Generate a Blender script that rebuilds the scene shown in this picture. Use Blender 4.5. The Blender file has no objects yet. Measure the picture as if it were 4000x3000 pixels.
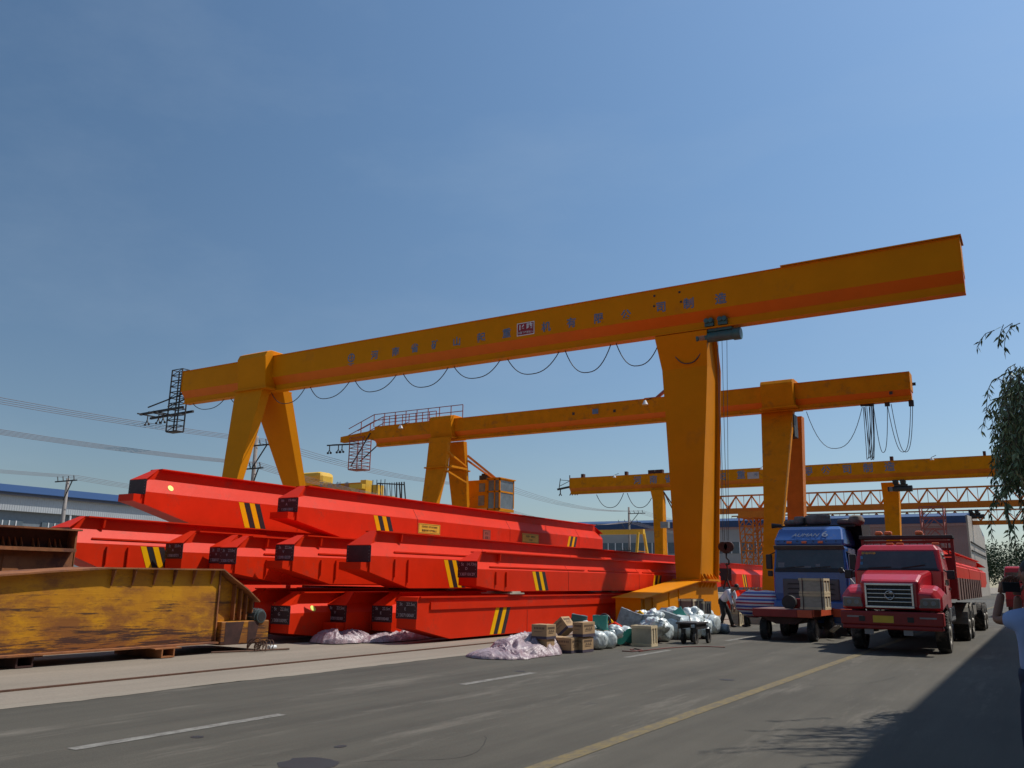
import bpy, bmesh, math, random
from mathutils import Vector, Matrix, noise
R = math.radians
sc = bpy.context.scene
COL = sc.collection

# ------------------------------------------------------------------ camera
CAM_H = 1.6; FPX = 3300.0
PIT, ROL, YAW = R(13.0), R(0.9), R(31.9)
_cy, _sy = math.cos(YAW), math.sin(YAW)
FW = Vector((-_sy*math.cos(PIT), _cy*math.cos(PIT), math.sin(PIT)))
_rt = Vector((_cy, _sy, 0)); _up = _rt.cross(FW)
RT = math.cos(ROL)*_rt + math.sin(ROL)*_up
UP = -math.sin(ROL)*_rt + math.cos(ROL)*_up
CP = Vector((0, 0, CAM_H))
cam_d = bpy.data.cameras.new('camera'); cam = bpy.data.objects.new('camera', cam_d); COL.objects.link(cam)
cam_d.sensor_width = 36; cam_d.lens = FPX/4000*36; cam_d.clip_end = 3000; cam_d.clip_start = .1
m3 = Matrix((RT, UP, -FW)).transposed()
cam.matrix_world = Matrix.Translation(CP) @ m3.to_4x4()
sc.camera = cam

# ------------------------------------------------------------------ sky, sun, exposure
SUN = Vector((1.0, 1.25, 2.5)).normalized()          # direction towards the sun
elev = math.asin(SUN.z); azim = math.atan2(SUN.x, SUN.y)   # azimuth clockwise from +Y
w = bpy.data.worlds.new('World'); sc.world = w; w.use_nodes = True
nt = w.node_tree; bg = nt.nodes['Background']
sky = nt.nodes.new('ShaderNodeTexSky'); sky.sky_type = 'NISHITA'; sky.sun_disc = False
sky.sun_elevation = elev; sky.sun_rotation = azim
sky.air_density = 1.0; sky.dust_density = 0.6; sky.ozone_density = 2.0; sky.altitude = 80
# summer haze: the sky is brighter towards the sun's side and stays a clear blue higher up
gtc = nt.nodes.new('ShaderNodeTexCoord')
def wdot(v):
    d = nt.nodes.new('ShaderNodeVectorMath'); d.operation = 'DOT_PRODUCT'; nt.links.new(gtc.outputs['Generated'], d.inputs[0]); d.inputs[1].default_value = v; return d.outputs['Value']
def wmath(op, a, b):
    d = nt.nodes.new('ShaderNodeMath'); d.operation = op
    for i, v in ((0, a), (1, b)):
        if isinstance(v, (int, float)): d.inputs[i].default_value = v
        else: nt.links.new(v, d.inputs[i])
    return d.outputs[0]
_sh = Vector((SUN.x, SUN.y, 0)).normalized()
wz = wmath('MAXIMUM', wdot((0, 0, 1)), 0.0); ws = wdot(tuple(_sh))
wf = wmath('ADD', wmath('MULTIPLY', wz, wmath('ADD', 1.15, wmath('MULTIPLY', ws, 0.75))), wmath('ADD', 1.0, wmath('MULTIPLY', wmath('MAXIMUM', ws, -0.1), 0.30)))
wmx = nt.nodes.new('ShaderNodeVectorMath'); wmx.operation = 'SCALE'
tint = nt.nodes.new('ShaderNodeMix'); tint.data_type = 'RGBA'; tint.blend_type = 'MULTIPLY'; nt.links.new(wmath('MINIMUM', wmath('MULTIPLY', wz, 2.2), 1.0), tint.inputs[0])
nt.links.new(sky.outputs[0], tint.inputs[6]); tint.inputs[7].default_value = (0.87, 0.98, 0.98, 1)
nt.links.new(tint.outputs[2], wmx.inputs[0]); nt.links.new(wf, wmx.inputs['Scale'])
wmp = nt.nodes.new('ShaderNodeMapping'); wmp.inputs['Scale'].default_value = (1.2, 2.6, 5.0); wmp.inputs['Rotation'].default_value = (0, .3, .5); nt.links.new(gtc.outputs['Generated'], wmp.inputs[0])
wnz = nt.nodes.new('ShaderNodeTexNoise'); wnz.inputs['Scale'].default_value = 1.6; wnz.inputs['Detail'].default_value = 7; wnz.inputs['Roughness'].default_value = .6; nt.links.new(wmp.outputs[0], wnz.inputs['Vector'])
wmr = nt.nodes.new('ShaderNodeMapRange'); wmr.inputs[1].default_value = .45; wmr.inputs[2].default_value = .8; wmr.inputs[4].default_value = .10; nt.links.new(wnz.outputs[0], wmr.inputs[0])
cir = nt.nodes.new('ShaderNodeMix'); cir.data_type = 'RGBA'; nt.links.new(wmr.outputs[0], cir.inputs[0]); blu = nt.nodes.new('ShaderNodeMix'); blu.data_type = 'RGBA'; blu.blend_type = 'MULTIPLY'; blu.inputs[0].default_value = 1; blu.inputs[7].default_value = (.99, 1.015, 1.03, 1)
nt.links.new(wmx.outputs[0], blu.inputs[6]); nt.links.new(blu.outputs[2], cir.inputs[6]); cir.inputs[7].default_value = (7.5, 9.0, 10.5, 1)
nt.links.new(cir.outputs[2], bg.inputs[0]); bg.inputs[1].default_value = 0.056
sd = bpy.data.lights.new('sun', 'SUN'); sd.energy = 3.5; sd.angle = R(0.5); sd.color = (1.0, 0.95, 0.87)
so = bpy.data.objects.new('sun', sd); COL.objects.link(so)
so.rotation_euler = (-SUN).to_track_quat('-Z', 'Y').to_euler(); so.location = (30, 20, 60)
sc.view_settings.view_transform = 'Standard'; sc.view_settings.look = 'None'
sc.view_settings.gamma = 1; sc.view_settings.exposure = 0.22

# ------------------------------------------------------------------ pixel -> world helpers (photo is 4000 x 3000)
def ray(x, y): return FW*FPX + RT*(x-2000) - UP*(y-1500)
def atz(x, y, z=0.0): d = ray(x, y); return CP + d*((z-CAM_H)/d.z)
def atX(x, y, X): d = ray(x, y); return CP + d*(X/d.x)
def atY(x, y, Y): d = ray(x, y); return CP + d*(Y/d.y)

# ------------------------------------------------------------------ materials
MATS = {}
def mat(name, col, rough=.5, metal=0, spec=.5, var=.12, vscale=3, dirt=None, damt=0, dscale=1.2, bump=0, bscale=40, stretch=(1, 1, 1), coat=0, emit=None):
    if name in MATS: return MATS[name]
    m = bpy.data.materials.new(name); m.use_nodes = True; MATS[name] = m
    n = m.node_tree.nodes; l = m.node_tree.links; b = n['Principled BSDF']
    b.inputs['Roughness'].default_value = rough; b.inputs['Metallic'].default_value = metal
    b.inputs['Specular IOR Level'].default_value = spec
    if coat: b.inputs['Coat Weight'].default_value = coat; b.inputs['Coat Roughness'].default_value = .12
    tc = n.new('ShaderNodeTexCoord'); mp = n.new('ShaderNodeMapping'); mp.inputs['Scale'].default_value = stretch
    l.new(tc.outputs['Object'], mp.inputs[0])
    nz = n.new('ShaderNodeTexNoise'); nz.inputs['Scale'].default_value = vscale; nz.inputs['Detail'].default_value = 6; nz.inputs['Roughness'].default_value = .65
    l.new(mp.outputs[0], nz.inputs['Vector'])
    r1 = n.new('ShaderNodeMapRange'); r1.inputs[1].default_value = .3; r1.inputs[2].default_value = .7
    r1.inputs[3].default_value = 1-var; r1.inputs[4].default_value = 1+var
    l.new(nz.outputs[0], r1.inputs[0])
    mx = n.new('ShaderNodeMix'); mx.data_type = 'RGBA'; mx.blend_type = 'MULTIPLY'; mx.inputs[0].default_value = 1
    mx.inputs[6].default_value = (*col, 1); l.new(r1.outputs[0], mx.inputs[7])
    out = mx.outputs[2]
    if dirt:
        n2 = n.new('ShaderNodeTexNoise'); n2.inputs['Scale'].default_value = dscale; n2.inputs['Detail'].default_value = 9; n2.inputs['Roughness'].default_value = .72
        l.new(mp.outputs[0], n2.inputs['Vector'])
        r2 = n.new('ShaderNodeMapRange'); r2.inputs[1].default_value = .62-damt*.3; r2.inputs[2].default_value = .72-damt*.22
        r2.inputs[4].default_value = min(1, .35+damt)
        l.new(n2.outputs[0], r2.inputs[0])
        m2 = n.new('ShaderNodeMix'); m2.data_type = 'RGBA'; m2.inputs[7].default_value = (*dirt, 1)
        l.new(r2.outputs[0], m2.inputs[0]); l.new(out, m2.inputs[6]); out = m2.outputs[2]
    l.new(out, b.inputs['Base Color'])
    if bump:
        n3 = n.new('ShaderNodeTexNoise'); n3.inputs['Scale'].default_value = bscale; n3.inputs['Detail'].default_value = 5
        l.new(mp.outputs[0], n3.inputs['Vector'])
        bp = n.new('ShaderNodeBump'); bp.inputs['Strength'].default_value = bump; bp.inputs['Distance'].default_value = .02
        l.new(n3.outputs[0], bp.inputs['Height']); l.new(bp.outputs[0], b.inputs['Normal'])
    if emit: b.inputs['Emission Color'].default_value = (*emit, 1); b.inputs['Emission Strength'].default_value = 1
    return m

M_RED = mat('red_paint', (.70, .028, .004), .46, spec=.13, var=.08, vscale=1.2, dirt=(.42, .05, .025), damt=.22, dscale=1.6, bump=.5, bscale=1.4)
M_REDP = mat('red_primer', (.30, .07, .045), .6, var=.12)
M_SEAM = mat('weld_seam_red', (.50, .03, .012), .35, spec=.5)
M_ORG = mat('orange_paint', (.70, .235, .001), .55, spec=.08, var=.06, vscale=.8, dirt=(.50, .17, .02), damt=.10, dscale=.7)
M_ORG2 = mat('old_orange_paint', (.64, .215, .003), .6, spec=.08, var=.12, vscale=1.5, dirt=(.25, .10, .03), damt=.22, dscale=1.2)
M_BAND = mat('red_orange_band', (.72, .155, .004), .45, spec=.3, var=.06, vscale=.8)  # redder orange for the inclined lower web than for the web above
M_ORG3 = mat('deep_orange_paint', (.55, .15, .010), .55, spec=.25, var=.12, vscale=1.5)
M_YEL = mat('yellow_paint', (.72, .42, .03), .5, var=.1)
M_SYEL = mat('stripe_yellow', (.90, .46, .003), .55, spec=.08, var=.06)
M_BLK = mat('black_paint', (.018, .016, .018), .5, var=.3, vscale=8)
M_PLATE = mat('mill_scale_plate', (.028, .012, .016), .55, var=.4, vscale=9)
M_RUST = mat('rust_steel', (.10, .045, .025), .85, var=.4, vscale=6, bump=.3)
M_RUST2 = mat('dull_rusty_orange', (.30, .11, .035), .75, var=.3, vscale=2, dirt=(.10, .035, .025), damt=.45, dscale=1.3, bump=.2)
M_DRUST = mat('dark_rust', (.055, .02, .015), .8, var=.4, vscale=6)
M_DARK = mat('dark_steel', (.03, .026, .025), .6, var=.3)
M_MGREY = mat('grey_steel', (.25, .25, .25), .45, var=.2)
M_CHROME = mat('bright_metal', (.55, .56, .57), .25, metal=.9, var=.1)
M_TEAL = mat('machine_green', (.045, .12, .115), .45, var=.25, vscale=5, dirt=(.08, .08, .07), damt=.3)
M_GREEN = mat('gear_green', (.02, .20, .16), .35, var=.15)
M_BLUELET = mat('faded_blue_lettering', (.12, .17, .27), .6, var=.35, vscale=6)
M_WHITE = mat('white_paint', (.75, .75, .74), .5, var=.08)
M_SIGNR = mat('sign_red', (.30, .01, .02), .5, var=.08)
M_CHALK = mat('chalk_writing', (.42, .38, .40), .8, var=.3, vscale=30)
M_DECAL = mat('yellow_decal', (.75, .50, .04), .5, var=.08)
M_DOT = mat('lime_reflector', (.72, .82, .10), .4, var=.04)
M_CARD = mat('cardboard', (.42, .27, .14), .85, var=.12, vscale=6, bump=.1)
M_CARDB = mat('printed_blue_band', (.07, .055, .08), .8, var=.15)
M_CARDI = mat('card_ink', (.14, .09, .06), .8, var=.1)
M_WOOD = mat('pale_crate_wood', (.66, .53, .33), .8, var=.2, vscale=5, stretch=(1, 1, 6), bump=.2)
M_WOODG = mat('grey_plywood', (.42, .38, .30), .85, var=.2, vscale=4, stretch=(1, 1, 3), bump=.15)
M_STRAP = mat('dark_strap', (.07, .03, .03), .6, var=.2)
M_TYRE = mat('tyre_rubber', (.020, .019, .018), .85, var=.3, vscale=10, dirt=(.19, .17, .145), damt=.5, dscale=3)
M_RIM = mat('dusty_rim', (.40, .37, .32), .6, var=.3, vscale=8, dirt=(.08, .06, .04), damt=.4, dscale=6)
M_TRED = mat('truck_red', (.50, .012, .022), .32, var=.08, coat=.5, dirt=(.32, .10, .08), damt=.15, dscale=2.5)
M_TREDD = mat('bumper_red', (.26, .014, .012), .5, var=.2)
M_TBLUE = mat('truck_blue', (.035, .11, .36), .3, var=.1, coat=.5, dirt=(.10, .13, .22), damt=.2, dscale=3)
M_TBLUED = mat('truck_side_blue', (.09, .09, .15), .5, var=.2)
M_TGREY = mat('truck_grey_trim', (.10, .095, .10), .55, var=.15)
M_GLASS = mat('windscreen_glass', (.060, .070, .072), .06, spec=.8, var=.25, vscale=2)
M_GLASSB = mat('cab_window_glass', (.14, .17, .19), .12, spec=.8, var=.2)
M_AMBER = mat('amber_lens', (.75, .16, .04), .35, var=.1)
M_PLATEY = mat('number_plate_yellow', (.62, .42, .03), .5, var=.1)
M_CANVAS = mat('black_canvas', (.015, .015, .016), .8, var=.4, vscale=4, bump=.5, bscale=8)
M_SACK = mat('grey_bundle', (.17, .145, .125), .9, var=.35, vscale=4, bump=.6, bscale=8)
M_SHIRT = mat('white_shirt', (.72, .72, .78), .8, var=.06, bump=.3, bscale=14)
M_BSHIRT = mat('light_blue_shirt', (.33, .42, .66), .8, var=.08, bump=.3, bscale=14)
M_TROUS = mat('dark_trousers', (.03, .028, .026), .85, var=.2)
M_JEANS = mat('navy_trousers', (.02, .028, .055), .85, var=.2)
M_SKIN = mat('skin', (.30, .14, .085), .5, var=.1, vscale=14)
M_HAIR = mat('black_hair', (.012, .010, .009), .6, var=.3)
M_RSHIRT = mat('dark_red_cloth', (.35, .02, .05), .8, var=.1)
M_ROOFB = mat('blue_roof_sheet', (.016, .050, .14), .5, var=.12)
M_ROOFD = mat('dark_roof_edge', (.055, .06, .08), .6, var=.15)
M_PINKTR = mat('pink_fascia', (.38, .25, .25), .6, var=.1)
M_WIN = mat('factory_window', (.10, .13, .15), .3, var=.2)
M_POLE = mat('concrete_pole', (.26, .23, .21), .85, var=.15, vscale=4)
M_WIRE = mat('overhead_wire', (.16, .14, .15), .7)
M_CABLE = mat('black_cable', (.05, .05, .055), .5)
M_ROPE = mat('steel_rope', (.05, .05, .055), .5)
M_LAMP = mat('lamp_shade_white', (.75, .75, .72), .4)
M_BARK = mat('bark', (.09, .065, .045), .9, var=.3, vscale=9, bump=.5)
M_CEM = mat('wall_render', (.35, .33, .30), .85, var=.12)

def two_tone(name, rough=.8, spec=.3):
    m = bpy.data.materials.new(name); m.use_nodes = True; n = m.node_tree.nodes; l = m.node_tree.links
    b = n['Principled BSDF']; b.inputs['Roughness'].default_value = rough; b.inputs['Specular IOR Level'].default_value = spec
    return m, n, l, b
def noise_n(n, l, vec, scale, det=6, ro=.6):
    t = n.new('ShaderNodeTexNoise'); t.inputs['Scale'].default_value = scale; t.inputs['Detail'].default_value = det; t.inputs['Roughness'].default_value = ro
    l.new(vec, t.inputs['Vector']); return t.outputs[0]
def maprange(n, l, v, a, b_, c, d):
    t = n.new('ShaderNodeMapRange'); t.inputs[1].default_value = a; t.inputs[2].default_value = b_; t.inputs[3].default_value = c; t.inputs[4].default_value = d
    l.new(v, t.inputs[0]); return t.outputs[0]
def mixc(n, l, fac, a, b_, mode='MIX'):
    t = n.new('ShaderNodeMix'); t.data_type = 'RGBA'; t.blend_type = mode
    if isinstance(fac, (int, float)): t.inputs[0].default_value = fac
    else: l.new(fac, t.inputs[0])
    for i, v in ((6, a), (7, b_)):
        if isinstance(v, tuple): t.inputs[i].default_value = (*v, 1)
        else: l.new(v, t.inputs[i])
    return t.outputs[2]
def mapping(n, l, scale):
    tc = n.new('ShaderNodeTexCoord'); mp = n.new('ShaderNodeMapping'); mp.inputs['Scale'].default_value = scale
    l.new(tc.outputs['Object'], mp.inputs[0]); return mp.outputs[0]

def asphalt():
    m, n, l, b = two_tone('asphalt', .82, .35)
    v = mapping(n, l, (1, 1, 1)); vs = mapping(n, l, (1, .06, 1)); vt = mapping(n, l, (.9, .12, 1))
    big = maprange(n, l, noise_n(n, l, v, .35, 5), .3, .7, .86, 1.14)
    fine = maprange(n, l, noise_n(n, l, v, 60, 3, .8), .3, .7, .72, 1.28)
    str_ = maprange(n, l, noise_n(n, l, vs, 1.6, 8, .7), .35, .7, .80, 1.2)
    c = mixc(n, l, 1, (.080, .072, .056), big, 'MULTIPLY'); c = mixc(n, l, 1, c, fine, 'MULTIPLY'); c = mixc(n, l, 1, c, str_, 'MULTIPLY')
    dust = maprange(n, l, noise_n(n, l, vt, 1.3, 9, .78), .54, .70, 0, .55)
    c = mixc(n, l, dust, c, (.22, .195, .16))
    oil = maprange(n, l, noise_n(n, l, v, .8, 3), .70, .76, 0, .55)
    c = mixc(n, l, oil, c, (.045, .042, .04))
    l.new(c, b.inputs['Base Color'])
    bp = n.new('ShaderNodeBump'); bp.inputs['Strength'].default_value = .35; bp.inputs['Distance'].default_value = .01
    l.new(noise_n(n, l, v, 120, 3, .7), bp.inputs['Height']); l.new(bp.outputs[0], b.inputs['Normal'])
    return m
def concrete(name, col, seam=True):
    m, n, l, b = two_tone(name, .88, .25)
    v = mapping(n, l, (1, 1, 1)); vs = mapping(n, l, (1, .15, 1))
    c = mixc(n, l, 1, col, maprange(n, l, noise_n(n, l, vs, .9, 8, .7), .3, .7, .82, 1.12), 'MULTIPLY')
    c = mixc(n, l, 1, c, maprange(n, l, noise_n(n, l, v, 30, 4), .3, .7, .9, 1.1), 'MULTIPLY')
    st = maprange(n, l, noise_n(n, l, v, .7, 7, .7), .60, .70, 0, .4)
    c = mixc(n, l, st, c, (.20, .17, .14))
    l.new(c, b.inputs['Base Color'])
    return m
def worn_marking(name, col):
    m, n, l, b = two_tone(name, .8, .3)
    v = mapping(n, l, (1, .5, 1))
    f = maprange(n, l, noise_n(n, l, v, 9, 8, .8), .38, .60, .15, .85)
    l.new(mixc(n, l, f, col, (.10, .09, .078)), b.inputs['Base Color'])
    return m
def rusty_yellow():
    m, n, l, b = two_tone('scraped_yellow_paint', .55, .4)
    v = mapping(n, l, (1, 1, 1)); vh = mapping(n, l, (1, .55, 9)); vf = mapping(n, l, (1, 1.6, 26)); vv = mapping(n, l, (1, 5, .9))
    tc = n.new('ShaderNodeTexCoord'); sp = n.new('ShaderNodeSeparateXYZ'); l.new(tc.outputs['Object'], sp.inputs[0])
    low = maprange(n, l, sp.outputs[2], .15, 1.35, .10, -.06)      # scraped and rusted most along the lower part
    def add(a, b_):
        t = n.new('ShaderNodeMath'); t.operation = 'ADD'; l.new(a, t.inputs[0]); l.new(b_, t.inputs[1]); return t.outputs[0]
    c = mixc(n, l, maprange(n, l, noise_n(n, l, v, 1.6, 6), .35, .7, 0, 1), (.60, .27, .006), (.44, .17, .010))
    c = mixc(n, l, maprange(n, l, add(noise_n(n, l, mapping(n, l, (1, .7, 1.6)), 1.4, 9, .72), low), .45, .60, 0, .85), c, (.22, .075, .022))
    c = mixc(n, l, maprange(n, l, add(noise_n(n, l, vh, 1.0, 9, .74), low), .565, .61, 0, .92), c, (.045, .020, .018))
    c = mixc(n, l, maprange(n, l, add(noise_n(n, l, vf, .9, 8, .72), low), .635, .665, 0, .85), c, (.08, .03, .02))
    c = mixc(n, l, maprange(n, l, noise_n(n, l, vv, 9, 5, .75), .64, .68, 0, .75), c, (.12, .045, .015))
    l.new(c, b.inputs['Base Color'])
    bp = n.new('ShaderNodeBump'); bp.inputs['Strength'].default_value = .25; bp.inputs['Distance'].default_value = .02
    l.new(noise_n(n, l, vh, 2, 6), bp.inputs['Height']); l.new(bp.outputs[0], b.inputs['Normal'])
    return m
def siding(name, col, per, axis):
    m, n, l, b = two_tone(name, .55, .4)
    wv = n.new('ShaderNodeTexWave'); wv.inputs['Scale'].default_value = per; wv.bands_direction = axis; wv.inputs['Distortion'].default_value = 0
    l.new(mapping(n, l, (1, 1, 1)), wv.inputs['Vector'])
    c = mixc(n, l, 1, col, maprange(n, l, noise_n(n, l, mapping(n, l, (.3, .3, 1)), .5, 6), .3, .7, .88, 1.1), 'MULTIPLY')
    l.new(c, b.inputs['Base Color'])
    bp = n.new('ShaderNodeBump'); bp.inputs['Strength'].default_value = .5; bp.inputs['Distance'].default_value = .05
    l.new(wv.outputs[0], bp.inputs['Height']); l.new(bp.outputs[0], b.inputs['Normal'])
    return m
def plastic(name, col, rough=.34):
    m, n, l, b = two_tone(name, rough, .7)
    v = mapping(n, l, (1, 1, 1))
    nz = noise_n(n, l, v, 7, 7, .65)
    l.new(mixc(n, l, maprange(n, l, nz, .35, .65, 0, 1), col, tuple(min(1, x*1.75) for x in col)), b.inputs['Base Color'])
    bp = n.new('ShaderNodeBump'); bp.inputs['Strength'].default_value = .55; bp.inputs['Distance'].default_value = .04
    l.new(noise_n(n, l, mapping(n, l, (1, 1, .4)), 7, 3, .5), bp.inputs['Height']); l.new(bp.outputs[0], b.inputs['Normal'])
    return m
def woven():
    m, n, l, b = two_tone('woven_plastic_sheet', .38, .6)
    v = mapping(n, l, (1, 1, 1))
    ck = n.new('ShaderNodeTexChecker'); ck.inputs['Scale'].default_value = 45; l.new(v, ck.inputs['Vector'])
    ck.inputs['Color1'].default_value = (.36, .26, .28, 1); ck.inputs['Color2'].default_value = (.19, .09, .11, 1)
    c = mixc(n, l, maprange(n, l, noise_n(n, l, v, 3, 6), .35, .65, 0, .7), ck.outputs[0], (.40, .34, .36))
    l.new(c, b.inputs['Base Color'])
    bp = n.new('ShaderNodeBump'); bp.inputs['Strength'].default_value = .7; bp.inputs['Distance'].default_value = .04
    l.new(noise_n(n, l, v, 9, 6, .6), bp.inputs['Height']); l.new(bp.outputs[0], b.inputs['Normal'])
    return m
def stripes3():
    m, n, l, b = two_tone('striped_plastic_cloth', .45, .5)
    tc = n.new('ShaderNodeTexCoord'); sp = n.new('ShaderNodeSeparateXYZ'); l.new(tc.outputs['Object'], sp.inputs[0])
    md = n.new('ShaderNodeMath'); md.operation = 'MULTIPLY'; md.inputs[1].default_value = 4.6; l.new(sp.outputs[2], md.inputs[0])
    fr = n.new('ShaderNodeMath'); fr.operation = 'FRACT'; l.new(md.outputs[0], fr.inputs[0])
    cr = n.new('ShaderNodeValToRGB'); cr.color_ramp.interpolation = 'CONSTANT'; e = cr.color_ramp.elements
    e[0].position = 0; e[0].color = (.68, .66, .66, 1); e[1].position = .25; e[1].color = (.45, .04, .06, 1)
    for p, c in ((.5, (.68, .66, .66, 1)), (.72, (.06, .10, .38, 1))):
        q = e.new(p); q.color = c
    l.new(fr.outputs[0], cr.inputs[0]); l.new(cr.outputs[0], b.inputs['Base Color'])
    bp = n.new('ShaderNodeBump'); bp.inputs['Strength'].default_value = .6; bp.inputs['Distance'].default_value = .04
    l.new(noise_n(n, l, mapping(n, l, (1, 1, 1)), 6, 5), bp.inputs['Height']); l.new(bp.outputs[0], b.inputs['Normal'])
    return m
def leafmat(name, a, b_):
    m, n, l, b = two_tone(name, .55, .35)
    g = n.new('ShaderNodeNewGeometry')
    l.new(mixc(n, l, g.outputs['Random Per Island'], a, b_), b.inputs['Base Color'])
    b.inputs['Transmission Weight'].default_value = 0
    return m
M_ASPH = asphalt(); M_CONC = concrete('yard_concrete', (.255, .215, .17)); M_KERB = concrete('kerb_concrete', (.28, .24, .19))
M_MARKW = worn_marking('worn_white_marking', (.29, .28, .25)); M_MARKY = worn_marking('worn_yellow_marking', (.23, .17, .06))
M_RYEL = rusty_yellow(); M_SIDG = siding('grey_siding', (.40, .42, .43), 1.2, 'Y'); M_SIDX = siding('grey_siding_front', (.36, .36, .36), 1.2, 'X')
M_SIDP = siding('pinkish_siding', (.30, .20, .19), 1.2, 'X'); M_SIDT = siding('tan_siding', (.42, .36, .30), 1.2, 'Y')
M_PLAS = plastic('clear_plastic_wrap', (.42, .47, .47)); M_PLASG = plastic('wrap_over_grey_steel', (.19, .225, .24)); M_WOV = woven(); M_STR3 = stripes3()
M_LEAFW = leafmat('willow_leaves', (.08, .12, .045), (.30, .35, .18)); M_LEAFF = leafmat('far_leaves', (.03, .055, .022), (.055, .09, .035))

# ------------------------------------------------------------------ mesh builder
class MB:
    def __init__(s): s.v = []; s.f = []
    def add(s, vs, fs):
        o = len(s.v); s.v += [Vector(p) for p in vs]; s.f += [tuple(i+o for i in f) for f in fs]; return s
    def box(s, x0, x1, y0, y1, z0, z1):
        if x0 > x1: x0, x1 = x1, x0
        if y0 > y1: y0, y1 = y1, y0
        if z0 > z1: z0, z1 = z1, z0
        return s.add([(x0, y0, z0), (x1, y0, z0), (x1, y1, z0), (x0, y1, z0), (x0, y0, z1), (x1, y0, z1), (x1, y1, z1), (x0, y1, z1)],
                     [(0, 3, 2, 1), (4, 5, 6, 7), (0, 1, 5, 4), (1, 2, 6, 5), (2, 3, 7, 6), (3, 0, 4, 7)])
    def loft(s, rings, cap=True):
        n = len(rings[0]); vs = [p for r in rings for p in r]; fs = []
        for k in range(len(rings)-1):
            for i in range(n):
                j = (i+1) % n; fs.append((k*n+i, k*n+j, (k+1)*n+j, (k+1)*n+i))
        if cap: fs.append(tuple(range(n))[::-1]); fs.append(tuple((len(rings)-1)*n+i for i in range(n)))
        return s.add(vs, fs)
    def prism(s, poly, axis, a, b_):
        def P(p, t): return {'x': (t, p[0], p[1]), 'y': (p[0], t, p[1]), 'z': (p[0], p[1], t)}[axis]
        return s.loft([[P(p, a) for p in poly], [P(p, b_) for p in poly]])
    def bar(s, p, q, w, h=None):
        p = Vector(p); q = Vector(q); h = h or w; d = (q-p).normalized()
        u = d.cross(Vector((0, 0, 1)));
        if u.length < 1e-3: u = Vector((1, 0, 0))
        u.normalize(); t = u.cross(d)
        r = lambda c: [c+u*w/2+t*h/2, c-u*w/2+t*h/2, c-u*w/2-t*h/2, c+u*w/2-t*h/2]
        return s.loft([r(p), r(q)])
    def tube(s, pts, r, n=8, cap=True):
        pts = [Vector(p) for p in pts]; rings = []
        rr = r if isinstance(r, (list, tuple)) else [r]*len(pts)
        prev = None
        for i, p in enumerate(pts):
            d = (pts[min(i+1, len(pts)-1)]-pts[max(i-1, 0)]).normalized()
            if prev is None:
                u = d.cross(Vector((0, 0, 1)))
                if u.length < 1e-3: u = Vector((1, 0, 0))
            else: u = prev - d*prev.dot(d)
            u.normalize(); prev = u; t = d.cross(u)
            rings.append([p+(u*math.cos(a)+t*math.sin(a))*rr[i] for a in [2*math.pi*k/n for k in range(n)]])
        return s.loft(rings, cap)
    def cyl(s, c, r, axis, a, b_, n=24, r2=None):
        c = Vector(c); ax = {'x': Vector((1, 0, 0)), 'y': Vector((0, 1, 0)), 'z': Vector((0, 0, 1))}[axis]
        return s.tube([c+ax*a, c+ax*b_], [r, r if r2 is None else r2], n)
    def xf(s, M):
        s.v = [M @ p for p in s.v]; return s
    def build(s, name, m, parent=None, smooth=False, bev=0):
        me = bpy.data.meshes.new(name)
        org = Vector((0, 0, 0))
        if parent is not None:
            org = ORG[parent.name]
        me.from_pydata([tuple(p-org) for p in s.v], [], s.f); me.update()
        bm = bmesh.new(); bm.from_mesh(me); bmesh.ops.recalc_face_normals(bm, faces=bm.faces); bm.to_mesh(me); bm.free()
        o = bpy.data.objects.new(name, me); COL.objects.link(o); me.materials.append(m)
        if smooth:
            for p in me.polygons: p.use_smooth = True
        if bev:
            b = o.modifiers.new('bevel', 'BEVEL'); b.width = bev; b.segments = 2; b.limit_method = 'ANGLE'; b.angle_limit = R(40)
        if parent is not None: o.parent = parent; ORG[o.name] = org
        else: ORG[o.name] = org
        return o
ORG = {}
def tag(o, label=None, cat=None, group=None, kind=None):
    if label: o['label'] = label
    if cat: o['category'] = cat
    if group: o['group'] = group
    if kind: o['kind'] = kind
    return o
def thing(name, label, cat, loc, group=None):
    o = bpy.data.objects.new(name, None); COL.objects.link(o); o.location = loc; o.empty_display_size = .2
    ORG[o.name] = Vector(loc); return tag(o, label, cat, group)
def text(s, size, M, m, parent, name='lettering', ext=.004, align='CENTER', shear=0, bold=0):
    cu = bpy.data.curves.new('t', 'FONT'); cu.body = s; cu.size = size; cu.extrude = ext; cu.align_x = align; cu.align_y = 'CENTER'; cu.shear = shear; cu.offset = bold
    to = bpy.data.objects.new('t', cu); COL.objects.link(to)
    bpy.context.view_layer.update()
    me = bpy.data.meshes.new_from_object(to.evaluated_get(bpy.context.evaluated_depsgraph_get()))
    bpy.data.objects.remove(to); bpy.data.curves.remove(cu)
    me.transform(M); org = ORG[parent.name]; me.transform(Matrix.Translation(-org))
    me.materials.clear(); me.materials.append(m); me.name = name
    o = bpy.data.objects.new(name, me); COL.objects.link(o); o.parent = parent; ORG[o.name] = org
    return o
def face_negY(p): return Matrix.Translation(p) @ Matrix.Rotation(R(90), 4, 'X')
def face_posX(p): return Matrix.Translation(p) @ Matrix.Rotation(R(90), 4, 'Z') @ Matrix.Rotation(R(90), 4, 'X')
def sag(p, q, d, n=14):
    p = Vector(p); q = Vector(q); return [p.lerp(q, t)+Vector((0, 0, -4*d*t*(1-t))) for t in [i/n for i in range(n+1)]]
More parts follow.
